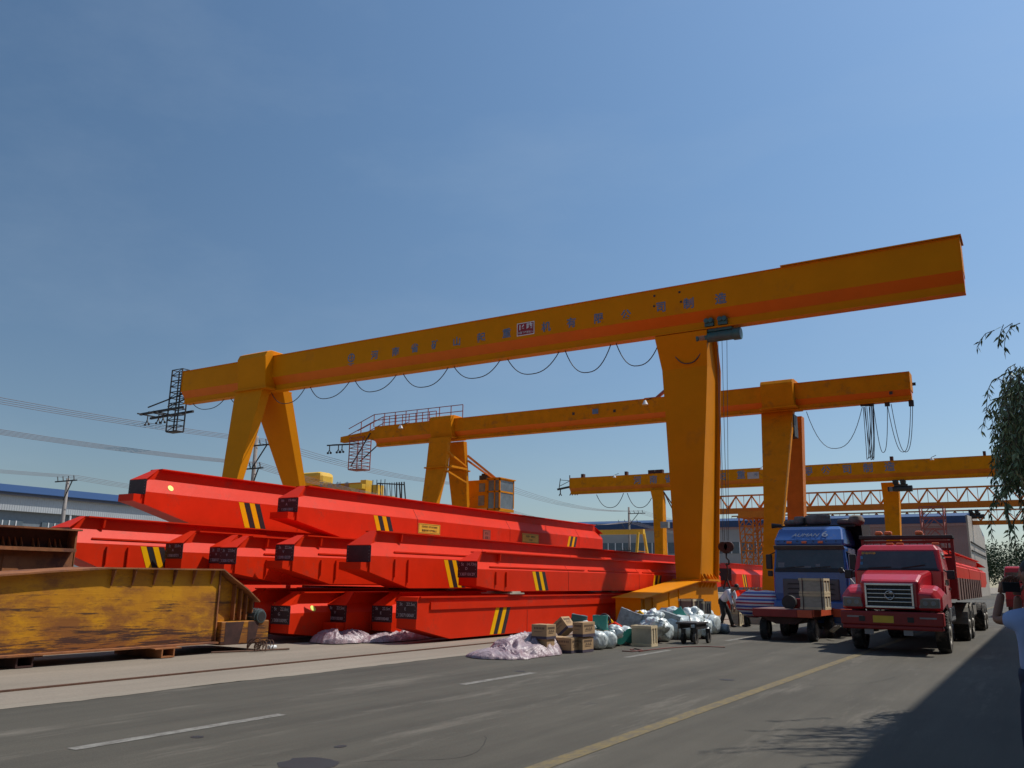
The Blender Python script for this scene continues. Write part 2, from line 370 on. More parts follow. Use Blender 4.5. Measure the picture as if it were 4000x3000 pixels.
def through(p, low, q, n=16):
    """curve p..q hanging through a lowest point"""
    p, low, q = Vector(p), Vector(low), Vector(q); out = []
    for i in range(n+1):
        t = -1+2*i/n
        a = p if t < 0 else q; k = abs(t)
        out.append(Vector((low.x+(a.x-low.x)*k**.85, low.y+(a.y-low.y)*k, low.z+(a.z-low.z)*k**2.1)))
    return out

# ------------------------------------------------------------------ ground, road
def sheet(name, x0, x1, y0, y1, z, m):
    return tag(MB().add([(x0, y0, z), (x1, y0, z), (x1, y1, z), (x0, y1, z)], [(0, 1, 2, 3)]).build(name, m), kind='structure')
sheet('ground', -900, 900, -200, 1600, -.012, M_CONC)
sheet('road', -10.75, 1500*0+14, -60, 900, 0, M_ASPH)
q = MB(); prev = None
for k in range(420):
    y = -6+k*.12; e = -10.72+.13*noise.noise(Vector((y*.5, 0, 3)))+.05*noise.noise(Vector((y*3, 0, 1)))+.02*noise.noise(Vector((y*9, 4, 1)))
    if prev: q.add([(-11.0, prev[1], .004), (prev[0], prev[1], .004), (e, y, .004), (-11.0, y, .004)], [(0, 1, 2, 3)])
    prev = (e, y)
tag(q.build('verge', M_KERB), kind='structure')
q = MB()
for px, py, rx, ry in ((1205, 2982, .26, .17), (1330, 2915, .05, .05), (2032, 2622, .10, .05), (770, 2878, .07, .04), (2840, 2655, .12, .08)):
    c = atz(px, py, .003); q.add([c+Vector((math.cos(a)*rx*(1+.25*noise.noise(Vector((a*2, px, 0)))), math.sin(a)*ry*1.5*(1+.25*noise.noise(Vector((a*2, px, 5)))), 0)) for a in [2*math.pi*j/22 for j in range(22)]], [tuple(range(22))])
tag(q.build('oil_stains', mat('oil_stain', (.028, .026, .024), .6)), kind='structure')
dash = MB()
for a, b_ in ((-13, -7), (5.0, 7.6), (11.3, 13.5), (17.4, 19.9), (24.2, 27.4), (33, 38), (44, 49), (55, 60), (68, 73), (82, 87)):
    dash.add([(-7.93, a, .004), (-7.78, a, .004), (-7.78, b_, .004), (-7.93, b_, .004)], [(0, 1, 2, 3)])
tag(dash.build('lane_dashes', M_MARKW), kind='structure')
sheet('centre_line', -4.04, -3.86, -20, 300, .004, M_MARKY)
random.seed(12); q = MB()
for (x, y, a, L) in ((-6.0, 5.5, .9, 3), (-8.6, 14, 1.3, 5), (-5.2, 12, 1.6, 6)):
    p = Vector((x, y, .0025)); ps = [p]
    for k in range(int(L/.12)):
        a += random.gauss(0, .16)-(.02*(a-1.5)); ps.append(ps[-1]+Vector((math.cos(a), math.sin(a), 0))*.12)
    for k in range(len(ps)-1):
        d = (ps[k+1]-ps[k]).normalized(); s_ = Vector((-d.y, d.x, 0))*random.uniform(.002, .005)
        q.add([ps[k]-s_, ps[k+1]-s_, ps[k+1]+s_, ps[k]+s_], [(0, 1, 2, 3)])
tag(q.build('road_cracks', mat('crack_dark', (.03, .028, .025), .9)), kind='structure')
# crane rail let into the yard concrete
rl = MB(); rl.box(-12.345, -12.275, -40, 160, -.05, .012)
tag(rl.build('crane_rail', M_RUST), 'thin rusty crane rail running flush through the pale concrete', 'rail')

# ------------------------------------------------------------------ box girder gantry cranes
def girder_section(mb, Y, hw, zt, zb, X0, X1):
    """plate girder: vertical web, inclined lower web (own part), narrow lower web; Y = front face"""
    h = zt-zb; z1 = zb+h*.37; z2 = zb+h*.17; b = Y+2*hw; i = min(.32, hw*.62)
    mb.box(X0, X1, Y, b, z1, zt)
    mb.box(X0, X1, Y+i, b-i, zb+.05, z2)
    mb.box(X0, X1, Y-.05, b+.05, zt, zt+.025)
    mb.box(X0, X1, Y+i-.07, b-i+.07, zb, zb+.05)
    q = MB(); q.prism([(Y, z1-.001), (Y+i, z2+.001), (b-i, z2+.001), (b, z1-.001)], 'x', X0, X1); return q
def leg(mb, levels, lipx=.05):
    rings = []
    for z, xl, xr, yf, yb in levels: rings.append([(xl, yf, z), (xr, yf, z), (xr, yb, z), (xl, yb, z)])
    mb.loft(rings)
def V2(p): return (p.x, p.y, p.z)

# ---- crane 1 (nearest)
Y1 = 34.5
c1 = thing('gantry_crane', 'tallest nearest orange gantry crane with blue lettering, a red sign plate and a green hoist', 'crane', (-26, 35, 0), 'orange box girder gantry cranes')
g = MB(); bnd = girder_section(g, Y1, .5, 14.56, 12.46, -47.0, -1.5)
for x in (-47.0, -1.5): g.box(x-.015, x+.015, Y1-.03, Y1+1.03, 13.2, 14.60)
gd = g.build('girder', M_ORG, c1); bnd.build('lower_band', M_BAND, gd)
MB().box(-8.2, -1.42, Y1-.12, Y1+1.12, 14.605, 14.65).build('top_plate', M_ORG, c1)
for ch, (px, py) in zip('河南省矿山起重机有限公司制造', [(1463, 1385), (1545, 1372), (1620, 1358), (1700, 1345), (1784, 1332), (1879, 1317), (1979, 1300), (2133, 1275), (2232, 1259), (2338, 1242), (2445, 1228), (2582, 1198), (2690, 1184), (2815, 1165)]):
    p = atY(px, py+4, Y1-.004); text(ch, .52, face_negY(p), M_BLUELET, gd, bold=.012)
p = atY(1372, 1402, Y1-.004)
em = MB()
for a in range(16):
    t0, t1 = a*math.pi/8, (a+1)*math.pi/8
    em.add([(p.x+r*math.cos(t), p.y-.004, p.z+.06+r*math.sin(t)) for r, t in ((.19, t0), (.26, t0), (.26, t1), (.19, t1))], [(0, 1, 2, 3)])
em.box(p.x-.03, p.x+.03, p.y-.006, p.y-.002, p.z-.12, p.z+.26); em.box(p.x-.2, p.x+.2, p.y-.007, p.y-.003, p.z+.03, p.z+.08)
em.box(p.x-.22, p.x+.22, p.y-.007, p.y-.003, p.z-.30, p.z-.26); em.box(p.x-.1, p.x+.1, p.y-.007, p.y-.003, p.z-.38, p.z-.34)
em.build('emblem', M_BLUELET, gd)
p = atY(2053, 1284, Y1-.02)
sg = MB().box(p.x-.50, p.x+.50, Y1-.02, Y1-.006, p.z-.33, p.z+.33).build('sign_plate', M_WHITE, gd)
MB().box(p.x-.46, p.x+.46, Y1-.026, Y1-.021, p.z-.29, p.z+.29).build('sign_field', M_SIGNR, gd)
text('16 吨', .36, face_negY(Vector((p.x, Y1-.03, p.z+.08))), M_WHITE, gd, bold=.01)
text('吊重下严禁站人', .125, face_negY(Vector((p.x, Y1-.03, p.z-.19))), M_WHITE, gd)
h = MB()
for px, py in ((2556, 1156), (2555, 1196), (2654, 1141), (2660, 1179)):
    p = atY(px, py, Y1-.01); h.cyl(p, .055, 'y', -.004, .004, 12)
h.build('bolt_hole', M_DARK, gd)
sl = MB(); sl.loft([[(x, *q) for q in ((34.06, 12.6), (33.84, 14.45), (33.98, 14.75), (34.3, 14.9), (35.7, 14.9), (36.1, 14.7), (36.2, 14.45), (35.95, 12.6))] for x in (-41.0, -38.55)])
sl.build('saddle', M_ORG, c1, bev=.04)
MB().box(-41.15, -38.4, 33.95, 36.05, 12.5, 12.6).build('saddle_flange', M_ORG2, c1)
# left legs
q7l, q7r = atY(866, 1865, 32.93), atX(925, 1873, -39.0)
l1 = MB(); leg(l1, [(12.5, -41.25, -38.85, 34.1, 34.75), (7, q7l.x, -39.0, 32.93, 33.4), (.95, q7l.x+.25, -39.1, 31.5, 31.9)])
l1.build('leg', M_ORG, c1)
t2 = atX(1157, 1508, -38.3); b2 = atX(1171, 1898, -38.9); b2l = atY(1108, 1894, b2.y)
l2 = MB(); leg(l2, [(12.55, -41.0, -38.3, 35.2, 35.9), (7.0, b2l.x, -38.9, b2.y, b2.y+.55), (.95, b2l.x+.2, -39.1, b2.y+1.6, b2.y+2.1)])
l2.build('leg', M_ORG, c1)
MB().box(-40.3, -39.2, 29.5, 42, .15, .95).build('base_beam', M_ORG, c1, bev=.02)
# right leg
rg = MB()
lv = []
for (xl, yl_), (xf, yf_), (xb, yb_), zz, X in (((2556, 1303), (2762, 1340), (2784, 1342), 12.42, -11.6), ((2588, 1500), (2764, 1470), (2801, 1475), 10.9, -11.75), ((2600, 1650), (2760, 1646), (2801, 1646), 8.9, -11.8), ((2642, 2265), (2735, 2265), (2792, 2263), 1.72, -12.0)):
    f = atX(xf, yf_, X); b = atX(xb, yb_, X); lft = atY(xl, yl_, f.y)
    lv.append((zz, lft.x, X, f.y, b.y))
leg(rg, lv); rgo = rg.build('leg', M_ORG, c1)
fl = MB()
for i in range(3):
    a, b = lv[i], lv[i+1]
    fl.loft([[(a[2]+.005, a[4]-.03, a[0]), (a[2]+.18, a[4]-.03, a[0]), (a[2]+.18, a[4]+.02, a[0]), (a[2]+.005, a[4]+.02, a[0])], [(b[2]+.005, b[4]-.03, b[0]), (b[2]+.18, b[4]-.03, b[0]), (b[2]+.18, b[4]+.02, b[0]), (b[2]+.005, b[4]+.02, b[0])]])
fl.build('leg_edge_plate', M_ORG, rgo)
yF, yB = lv[-1][3], lv[-1][4]
bb = MB(); XR0, XR1 = -13.0, -12.04
bb.prism([(28.0, .28), (28.0, 1.0), (28.7, 1.07), (33.7, 1.60), (36.15, 1.60), (36.5, .22), (35.6, .22), (35.4, .45), (29.4, .45), (29.2, .22), (28.2, .22)], 'x', XR0, XR1)
bbo = bb.build('base_beam', M_ORG, c1)
tp = MB(); tp.add([(XR0-.12, 27.93, 1.0), (XR1+.14, 27.93, 1.0), (XR1+.14, 28.7, 1.075), (XR0-.12, 28.7, 1.075), (XR0-.12, 33.6, 1.605), (XR1+.14, 33.6, 1.605), (XR0-.12, 36.3, 1.61), (XR1+.14, 36.3, 1.61)]+[(XR0-.12, 27.93, 1.03), (XR1+.14, 27.93, 1.03), (XR1+.14, 28.7, 1.105), (XR0-.12, 28.7, 1.105), (XR0-.12, 33.6, 1.635), (XR1+.14, 33.6, 1.635), (XR0-.12, 36.3, 1.64), (XR1+.14, 36.3, 1.64)],
    [(0, 1, 2, 3), (3, 2, 5, 4), (4, 5, 7, 6), (8, 9, 10, 11), (11, 10, 13, 12), (12, 13, 15, 14), (0, 1, 9, 8), (1, 2, 10, 9), (2, 5, 13, 10), (5, 7, 15, 13), (7, 6, 14, 15), (6, 4, 12, 14), (4, 3, 11, 12), (3, 0, 8, 11)])
tp.build('beam_top_plate', M_ORG, bbo)
MB().box(lv[-1][1]-.12, -11.82, yF-.15, yB+.15, 1.645, 1.715).build('foot_flange', M_ORG, rgo)
st = MB()
for k in range(5):
    y = yF+.12+k*(yB-yF-.24)/4
    MB().prism([(-12.0, 1.72), (-11.84, 1.72), (-12.0, 1.98)], 'y', y-.02, y+.02).build('gusset', M_ORG, rgo); MB().prism([(-12.04, 1.60), (-11.88, 1.60), (-12.04, 1.35)], 'y', y-.02, y+.02).build('gusset', M_ORG, bbo)
sr = MB()
for y in (28.25, 29.0, 30.6, 31.6): sr.box(XR1-.005, XR1+.035, y-.02, y+.02, .3, 1.0+max(0, (y-28.7)*.105))
sr.build('stiffener', M_ORG, bbo)
wh = MB()
for y in (28.7, 35.9): wh.cyl((-12.5, y, .24), .22, 'x', -.15, .15, 20)
wh.build('wheel', M_DARK, bbo, bev=.01)
# festoon cable under girder
fy = Y1+.5
loops = [((755, 1570), (812, 1598), (876, 1553)), ((902, 1551), (955, 1585), (1020, 1535)), ((1060, 1537), (1120, 1576), (1192, 1506)), ((1213, 1503), (1273, 1557), (1366, 1479)), ((1388, 1475), (1455, 1530), (1549, 1450)),
         ((1576, 1446), (1657, 1512), (1751, 1420)), ((1774, 1416), (1858, 1477), (1954, 1389)), ((1983, 1386), (2077, 1461), (2184, 1358)), ((2208, 1354), (2296, 1455), (2386, 1329)), ((2407, 1324), (2492, 1429), (2582, 1301)), ((2603, 1299), (2689, 1420), (2765, 1300))]
for a, b, c in loops:
    cb = MB()
    A, B, C = atY(*a, fy), atY(*b, fy), atY(*c, fy); A.z = C.z = 12.44
    cb.tube(through(A, B, C), .024, 6); cb.build('festoon_cable', M_CABLE, c1, smooth=True)
# current collector cage at left end
def cage(parent, P, Yc, wx, z0, z1, m, rungs, nm='lattice_cage', wy=1.0, th=.07):
    cg = MB(); xs = (P-wx/2, P+wx/2); ys = (Yc-wy/2, Yc+wy/2)
    for x in xs:
        for y in ys: cg.bar((x, y, z0), (x, y, z1), th)
    for k in range(rungs+1):
        z = z0+(z1-z0)*k/rungs
        for y in ys: cg.bar((xs[0], y, z), (xs[1], y, z), th*.7)
        for x in xs: cg.bar((x, ys[0], z), (x, ys[1], z), th*.7)
    cg.box(xs[0], xs[1], ys[0], ys[1], z0-.05, z0)
    for k in range(0, rungs, 2):
        za = z0+(z1-z0)*k/rungs; zb_ = z0+(z1-z0)*(k+1)/rungs; cg.bar((xs[0], ys[0], za), (xs[1], ys[0], zb_), th*.5)
    return cg.build(nm, m, parent)
pa, pb = atY(675, 1455, 35), atY(645, 1691, 35); pc = atY(722, 1691, 35)
cage(c1, (pa.x+pc.x)/2-.1, 35.0, 1.05, pb.z, pa.z+.05, M_DARK, 11, wy=.55)
ar = MB(); ax0 = atY(565, 1610, 35).x
for z, y in ((atY(600, 1617, 35).z, 34.7), (atY(600, 1625, 35).z, 35.5)): ar.bar((ax0, y, z), (-46.9, y, z+.1), .14)
ar.bar((ax0+.9, 34.6, pb.z+1.8), (-47.3, 34.9, 13.2), .07); ar.bar((ax0+1.9, 35.4, pb.z+1.9), (-46.6, 35.4, 13.2), .07)
zc = atY(600, 1620, 35).z
for dx in (.4, 1.6, 2.1):
    ar.bar((ax0+dx, 34.2, zc), (ax0+dx, 36, zc), .08); ar.bar((ax0+dx, 35, zc), (ax0+dx, 35, zc-.35), .05)
    for s in (-1, 1): ar.bar((ax0+dx, 35, zc-.3), (ax0+dx+s*.17, 35, zc-.6), .05); ar.cyl((ax0+dx+s*.2, 35, zc-.62), .08, 'y', -.04, .04, 10)
ar.build('collector_arm', M_DARK, c1)

# hoist hanging on crane 1
def hoist(label, P, s=1.0, hook=None, m=M_TEAL, group='hoists under the gantry girders'):
    """P = centre of the drum, axis along X"""
    t = thing('electric_hoist', label, 'hoist', P, group); x, y, z = P
    d = MB(); d.cyl((x, y, z), .23*s, 'x', -.50*s, .62*s, 24); d.cyl((x, y, z), .20*s, 'x', -.62*s, -.5*s, 24); d.build('drum', m, t, bev=.015)
    d = MB(); d.cyl((x, y, z), .27*s, 'x', .62*s, .96*s, 24); d.build('gear_case', m, t, bev=.03)
    d = MB()
    for k in range(5): d.cyl((x, y, z), .205*s, 'x', (-.86+k*.05)*s, (-.84+k*.05)*s, 20)
    d.cyl((x, y, z), .17*s, 'x', -.88*s, -.62*s, 20); d.build('motor', M_MGREY, t)
    d = MB(); d.cyl((x, y, z), .21*s, 'x', -1.02*s, -.88*s, 20, r2=.2*s); d.build('motor_cap', m, t, bev=.03)
    d = MB(); d.box(x-.48*s, x+.6*s, y-.16*s, y+.16*s, z+.22*s, z+.40*s); d.build('mounting_frame', m, t, bev=.01)
    for a, b in ((-.55, -.15), (.05, .45)):
        d = MB(); d.box(x+a*s, x+b*s, y-.34*s, y+.34*s, z+.42*s, z+.72*s)
        for yy in (-.38, .38):
            for xx in (a+.1, b-.1): d.cyl((x+xx*s, y+yy*s, z+.66*s), .11*s, 'y', -.05*s, .05*s, 14)
        d.build('trolley', m, t, bev=.015)
    if hook:
        hk = Vector(hook)
        for i, (xx, hx) in enumerate(((-.12, -.12), (-.08, -.05), (.1, .06), (.32, .12))):
            d = MB().tube([(x+xx*s, y, z-.2*s), (hk.x+hx, hk.y, hk.z+.25)], .011*s, 6); d.build('rope', M_ROPE, t)
        d = MB()
        for sx in (-.12, .12): d.cyl((hk.x+sx, hk.y, hk.z), .21, 'y', -.06, .06, 22)
        d.box(hk.x-.14, hk.x+.14, hk.y-.05, hk.y+.05, hk.z-.26, hk.z+.2); blk = d.build('hook_block', M_DRUST, t, bev=.02)
        pts = [hk+Vector((0, 0, -.25)), hk+Vector((.0, 0, -.45)), hk+Vector((.10, 0, -.55)), hk+Vector((.09, 0, -.70)), hk+Vector((-.02, 0, -.74)), hk+Vector((-.09, 0, -.66))]
        MB().tube(pts, [.04, .035, .04, .04, .03, .012], 8).build('hook', M_DARK, blk, smooth=True)
    return t
hp = atY(2815, 1312, Y1+.5)
hoist('green electric hoist under the nearest girder with ropes and a hook block', (hp.x-.05, Y1+.5, hp.z), 1.0, atY(2836, 2136, Y1+.5))
sl_ = MB(); a = atY(2838, 2200, 35); b = atY(2838, 2290, 35)
sl_.tube([a, a+Vector((.05, 0, -.35)), b+Vector((.02, 0, .25))], .03, 6); sl_.bar(b+Vector((-.12, 0, -.1)), b+Vector((0, 0, .3)), .06); sl_.bar(b+Vector((.16, 0, -.1)), b+Vector((.02, 0, .3)), .06)
tag(sl_.build('lifting_sling', M_DRUST), 'short red chain sling hanging from the hook block above the far red girders', 'sling')

# ---- crane 2
Y2 = 51.0
c2 = thing('gantry_crane', 'middle orange gantry crane with walkway railing on its left end and a yellow operator cab', 'crane', (-25, 51.5, 0), 'orange box girder gantry cranes')
XL2 = atY(1463, 1672, Y2).x; XE2 = atY(3549, 1452, Y2).x; zt2 = 13.32; zb2 = 11.78
g = MB(); bnd = girder_section(g, Y2, .5, zt2, zb2, XL2, XE2)
for k in range(9):
    x = XL2+(XE2-XL2)*(k+.5)/9; g.box(x-.04, x+.04, Y2-.012, Y2+.05, 12.33, zt2)
g.box(XE2-.02, XE2+.03, Y2-.04, Y2+1.04, 12.3, zt2+.03)
gd2 = g.build('girder', M_ORG2, c2); bnd.build('lower_band', M_BAND, gd2)
d = MB(); 
for px, py in ((2240, 1616), (2400, 1605), (3480, 1535), (3740-170, 1500)):
    p = atY(px, py, Y2-.01); d.box(p.x-.09, p.x+.09, Y2-.015, Y2, p.z-.09, p.z+.09)
d.build('bolt_hole', M_DARK, gd2)
p = atY(2325, 1607, Y2-.02); MB().box(p.x-.22, p.x+.22, Y2-.03, Y2-.004, p.z-.17, p.z+.17).build('sign_plate', M_BLUELET, gd2)
def saddle(parent, xl, xr, Y, zt, zl, m, o=.55):
    s = MB(); s.loft([[(x, *q) for q in ((Y-.3, zl), (Y-o, zt+.0), (Y-o+.15, zt+.22), (Y, zt+.3), (Y+1, zt+.3), (Y+1+o, zt+.1), (Y+1.3, zl))] for x in (xl, xr)])
    so_ = s.build('saddle', m, parent, bev=.03)
    MB().box(xl-.12, xr+.12, Y-.42, Y+1.42, zl-.09, zl).build('saddle_flange', m, so_)
    return so_
sL = (atY(1679, 1700, Y2-.4).x, atY(1762, 1690, Y2-.4).x); sR = (atY(2972, 1540, Y2-.4).x, atY(3098, 1540, Y2-.4).x)
saddle(c2, *sL, Y2, zt2, 11.95, M_ORG2); saddle(c2, *sR, Y2, zt2, 11.95, M_ORG2)
def px_leg(parent, lvls, m, nm='leg'):
    """levels: (z, (left px), (front right corner px), (back right px), X of right side)"""
    L = []
    for z, lp, fp, bp_, X in lvls:
        f = atX(*fp, X); b = atX(*bp_, X); lf = atY(*lp, f.y); L.append((z, lf.x, X, f.y, max(b.y, f.y+.35)))
    # extrapolate to the base beam
    a, b = L[-2], L[-1]; zz = 1.0; k = (zz-b[0])/(b[0]-a[0])
    L.append((zz, b[1]+(b[1]-a[1])*k*.6, b[2]+(b[2]-a[2])*k*.5, b[3]+(b[3]-a[3])*k, b[4]+(b[4]-a[4])*k))
    mb = MB(); leg(mb, L); return mb.build(nm, m, parent), L
xl2 = sL[1]
o1, La = px_leg(c2, [(11.85, (1677, 1712), (1752, 1712), (1762, 1712), xl2), (9.6, (1666, 1790), (1740, 1789), (1752, 1790), xl2-.1), (5.6, (1641, 1961), (1690, 1966), (1704, 1968), xl2-.2)], M_ORG2)
o2, Lb = px_leg(c2, [(11.75, (1760, 1712), (1811, 1712), (1824, 1712), xl2+.15), (9.6, (1752, 1800), (1820, 1800), (1826, 1800), xl2-.1), (5.6, (1776, 1977), (1829, 1977), (1836, 1977), xl2-.2)], M_ORG2)
for LL, oo in ((La, o1), (Lb, o2)):
    z, xa, xb, ya, yb = LL[1]; MB().box(xa-.12, xb+.12, ya-.12, yb+.12, z-.05, z+.05).build('leg_flange', M_ORG2, oo)
br = MB(); z = La[1][0]
br.bar((xl2-.05, La[1][3], z+1.2), (xl2-.05, Lb[1][3], z+.3), .12); br.bar((xl2-.05, La[1][3]-.2, z-.2), (xl2-.05, Lb[1][3], z-.9), .12); br.bar((xl2, La[1][4], z+.1), (xl2, Lb[1][3], z+.1), .15)
br.build('leg_brace', M_ORG2, c2)
MB().box(xl2-1.4, xl2-.3, La[-1][3]-2, Lb[-1][4]+2, .15, 1.0).build('base_beam', M_ORG2, c2)
o3, Lc = px_leg(c2, [(11.86, (2972, 1588), (3096, 1588), (3104, 1588), -12.05), (5.6, (2984, 2000), (3060, 2000), (3070, 2000), -12.15)], M_ORG2)
o4, Ld = px_leg(c2, [(11.80, (3060, 1600), (3129, 1600), (3139, 1600), -12.0), (5.6, (3075, 2000), (3139, 2000), (3150, 2000), -12.1)], M_ORG3)
MB().box(-13.1, -12.1, Lc[-1][3]-1.5, Ld[-1][4]+1.5, .15, 1.0).build('base_beam', M_ORG2, c2)
jb = MB(); p = atX(3110, 1630, -12); jb.box(-12.7, -12.0, p.y-.6, p.y+.3, 10.2, 11.6); jb.build('junction_box', M_DARK, c2, bev=.03)
# cab
cx0, cx1 = atY(1826, 1880, 54.5).x, atY(1953, 1880, 54.5).x
zc0, zc1 = atY(1890, 1992, 54.5).z, atY(1890, 1872, 54.5).z
cb = MB(); cb.box(cx0, cx1-1.15, 54.5, 56.6, zc0+.15, zc1-.05)
cabo = cb.build('operator_cab', M_ORG2, c2, bev=.03)
cb = MB(); xa, xb = cx1-1.15, cx1
for x in (xa+.05, (xa+xb)/2+.1, xb-.05):
    cb.box(x-.05, x+.05, 54.5, 54.6, zc0, zc1); cb.box(x-.05, x+.05, 56.5, 56.6, zc0+.2, zc1)
for z in (zc0+.05, (zc0+zc1)/2+.2, zc1-.05): cb.box(xa, xb, 54.5, 54.58, z-.06, z+.06); cb.box(xb-.08, xb, 54.5, 56.6, z-.06, z+.06)
cb.box(xa, xb+.08, 54.4, 56.7, zc1, zc1+.08); cb.box(xa, xb, 54.5, 56.6, zc0-.1, zc0)
cb.build('window_frame', M_ORG2, cabo)
MB().box(xa+.06, xb-.06, 54.54, 54.56, zc0+.1, zc1-.1).build('window', M_GLASSB, cabo)
MB().box(xb-.05, xb-.03, 54.6, 56.5, zc0+.1, zc1-.1).build('window', M_GLASSB, cabo)
for i, (a, b, z0, z1) in enumerate(((.95, .55, 1.25, 2.05), (1.0, .45, .2, 1.1))):
    x0 = cx1-1.15-a+.2; MB().box(x0, x0+.55, 54.47, 54.49, zc0+.15+z0, zc0+z1).build('window', M_GLASSB, cabo)
cb = MB(); cb.box(cx0+.9, cx0+1.6, 54.8, 55.4, zc1-.05, zc1+.35); cb.box(cx0+1.05, cx0+1.45, 54.9, 55.3, zc1+.35, zc1+.5); cb.build('air_unit', M_DARK, cabo)
cb = MB(); cb.bar(V2(atX(1826, 1780, xl2)), (xb-.6, 55, zc1), .14); cb.bar(V2(atX(1828, 1800, xl2)), (xb-1.2, 55.8, zc1), .12); cb.build('cab_brace', M_ORG3, cabo)
# walkway rail
rz = MB(); P0 = atY(1464, 1620, Y2); P1 = atY(1810, 1581, Y2); P2 = atY(1363, 1699, Y2); zt_ = zt2+.03
for y in (Y2-.05, Y2+1.05):
    top = P0.z
    x1 = P1.x if y < Y2 else P1.x-3.3
    for z in (top, (top+zt_)/2): rz.bar((P0.x, y, z), (x1, y, z), .05)
    n = 8
    for k in range(n+1):
        x = P0.x+(x1-P0.x)*k/n; rz.bar((x, y, zt_), (x, y, top), .05)
    for dz in (0, -.55): rz.bar((P0.x, y, top+dz), (P2.x, y, P2.z+dz+.5), .05)
    rz.bar(((P0.x+P2.x)/2, y, (top+P2.z)/2-.8), ((P0.x+P2.x)/2, y, (top+P2.z)/2+.25), .05)
rz.build('walkway_railing', M_REDP, c2)
a2 = atY(1338, 1718, Y2+.5); MB().loft([[(x, y, z) for y, z in ((Y2+.25, zl), (Y2+.75, zl), (Y2+.75, zh), (Y2+.25, zh))] for x, zl, zh in ((a2.x, a2.z-.25, a2.z+.2), (XL2-.9, a2.z-.15, a2.z+.45), (XL2, 12.2, 13.2))]).build('cantilever_arm', M_ORG2, c2)
p0 = atY(1362, 1838, Y2+.5); p1 = atY(1387, 1700, Y2+.5); cage(c2, (atY(1362, 1800, Y2).x+atY(1413, 1800, Y2).x)/2, Y2+.5, atY(1413, 1800, Y2).x-atY(1362, 1800, Y2).x, p0.z, a2.z, M_REDP, 9, th=.06)
ar = MB(); e0 = atY(1288, 1742, Y2+.5)
for dy, dz in ((-.3, 0), (.3, .12)): ar.bar((e0.x, Y2+.5+dy, e0.z+dz), (e0.x+3.0, Y2+.5+dy, e0.z+dz-.1), .10)
for dx in (0, 1.0, 1.4):
    ar.bar((e0.x+dx, Y2+.5, e0.z), (e0.x+dx, Y2+.5, e0.z-.4), .06)
    for s in (-1, 1): ar.cyl((e0.x+dx+s*.16, Y2+.5, e0.z-.6), .09, 'y', -.05, .05, 10); ar.bar((e0.x+dx, Y2+.5, e0.z-.35), (e0.x+dx+s*.16, Y2+.5, e0.z-.58), .05)
ar.bar((p0.x+1.2, Y2+.5, p0.z+.7), (XL2+.1, Y2+.5, 12.0), .07); ar.bar((p0.x+.5, Y2+.2, p0.z+.3), (XL2-.6, Y2+.2, 12.9), .07)
ar.build('collector_arm', M_DARK, c2)
def flood(parent, px, py, Y, nm='floodlight'):
    p = atY(px, py, Y-.35); d = MB(); d.cyl(p, .20, 'z', -.12, .16, 14, r2=.06); o = d.build(nm, M_LAMP, parent, smooth=False)
    MB().bar(p+Vector((0, 0, .15)), p+Vector((.35, .45, .38)), .05).build('bracket', M_DRUST, o)
flood(c2, 1565, 1667, Y2); flood(c2, 2520, 1573, Y2)
d = MB(); p = atY(2548, 1553, Y2+.5); d.box(p.x-.5, p.x+.5, Y2+.3, Y2+.7, zt2+.03, zt2+.15); d.bar((p.x+.3, Y2+.5, zt2+.1), (p.x+1.2, Y2+.5, zt2+.75), .18); d.build('loose_bracket', M_REDP, c2)
ks = [((3150, 1608), (3265, 1752), (3368, 1590)), ((3372, 1590), (3386, 1795), (3398, 1588)), ((3380, 1590), (3394, 1790), (3403, 1588)), ((3386, 1590), (3402, 1797), (3410, 1586)), ((3395, 1590), (3408, 1792), (3412, 1586)), ((3376, 1590), (3412, 1796), (3406, 1586)), ((3412, 1586), (3450, 1768), (3466, 1580)), ((3466, 1580), (3528, 1766), (3557, 1575)), ((3481, 1578), (3538, 1766), (3565, 1575))]
for a, b, c in ks:
    A, B, C = [atY(*q, Y2+.5) for q in (a, b, c)]
    MB().tube(through(A, B, C), .02, 6).build('festoon_cable', M_CABLE, c2, smooth=True)
d = MB()
for px in (3371, 3388, 3404, 3466, 3560):
    p = atY(px, 1580, Y2+.5); d.box(p.x-.13, p.x+.13, Y2+.42, Y2+.58, p.z-.1, zb2)
d.build('cable_trolley', M_DARK, c2)

# ---- crane 3
Y3 = 92.0
c3 = thing('gantry_crane', 'farthest orange box girder gantry crane with blue lettering and a white sign plate', 'crane', (-25, 92.5, 0), 'orange box girder gantry cranes')
XL3 = atY(2224, 1871, Y3).x; XE3 = atY(3904, 1774, Y3).x; zt3 = 13.78; zb3 = 11.85
g = MB(); bnd = girder_section(g, Y3, .55, zt3, zb3, XL3, XE3); g.box(XE3, XE3+.05, Y3-.05, Y3+1.15, 12.5, zt3+.03); gd3 = g.build('girder', M_ORG2, c3); bnd.build('lower_band', M_ORG3, gd3)
for ch, (px, py) in zip('河南省起重限公司制造', [(2490, 1876), (2552, 1873), (2612, 1870), (2820, 1864), (2895, 1855), (3157, 1842), (3226, 1838), (3309, 1833), (3391, 1828), (3475, 1823)]):
    text(ch, .98, face_negY(atY(px, py+2, Y3-.005)), M_BLUELET, gd3, bold=.02)
p = atY(2942, 1857, Y3-.02); MB().box(p.x-.62, p.x+.62, Y3-.03, Y3-.004, p.z-.36, p.z+.36).build('sign_plate', mat('pale_sign', (.42, .36, .36), .6), gd3)
text('吨', .36, face_negY(Vector((p.x+.3, Y3-.04, p.z+.06))), M_BLUELET, gd3)
xr3 = -12.2
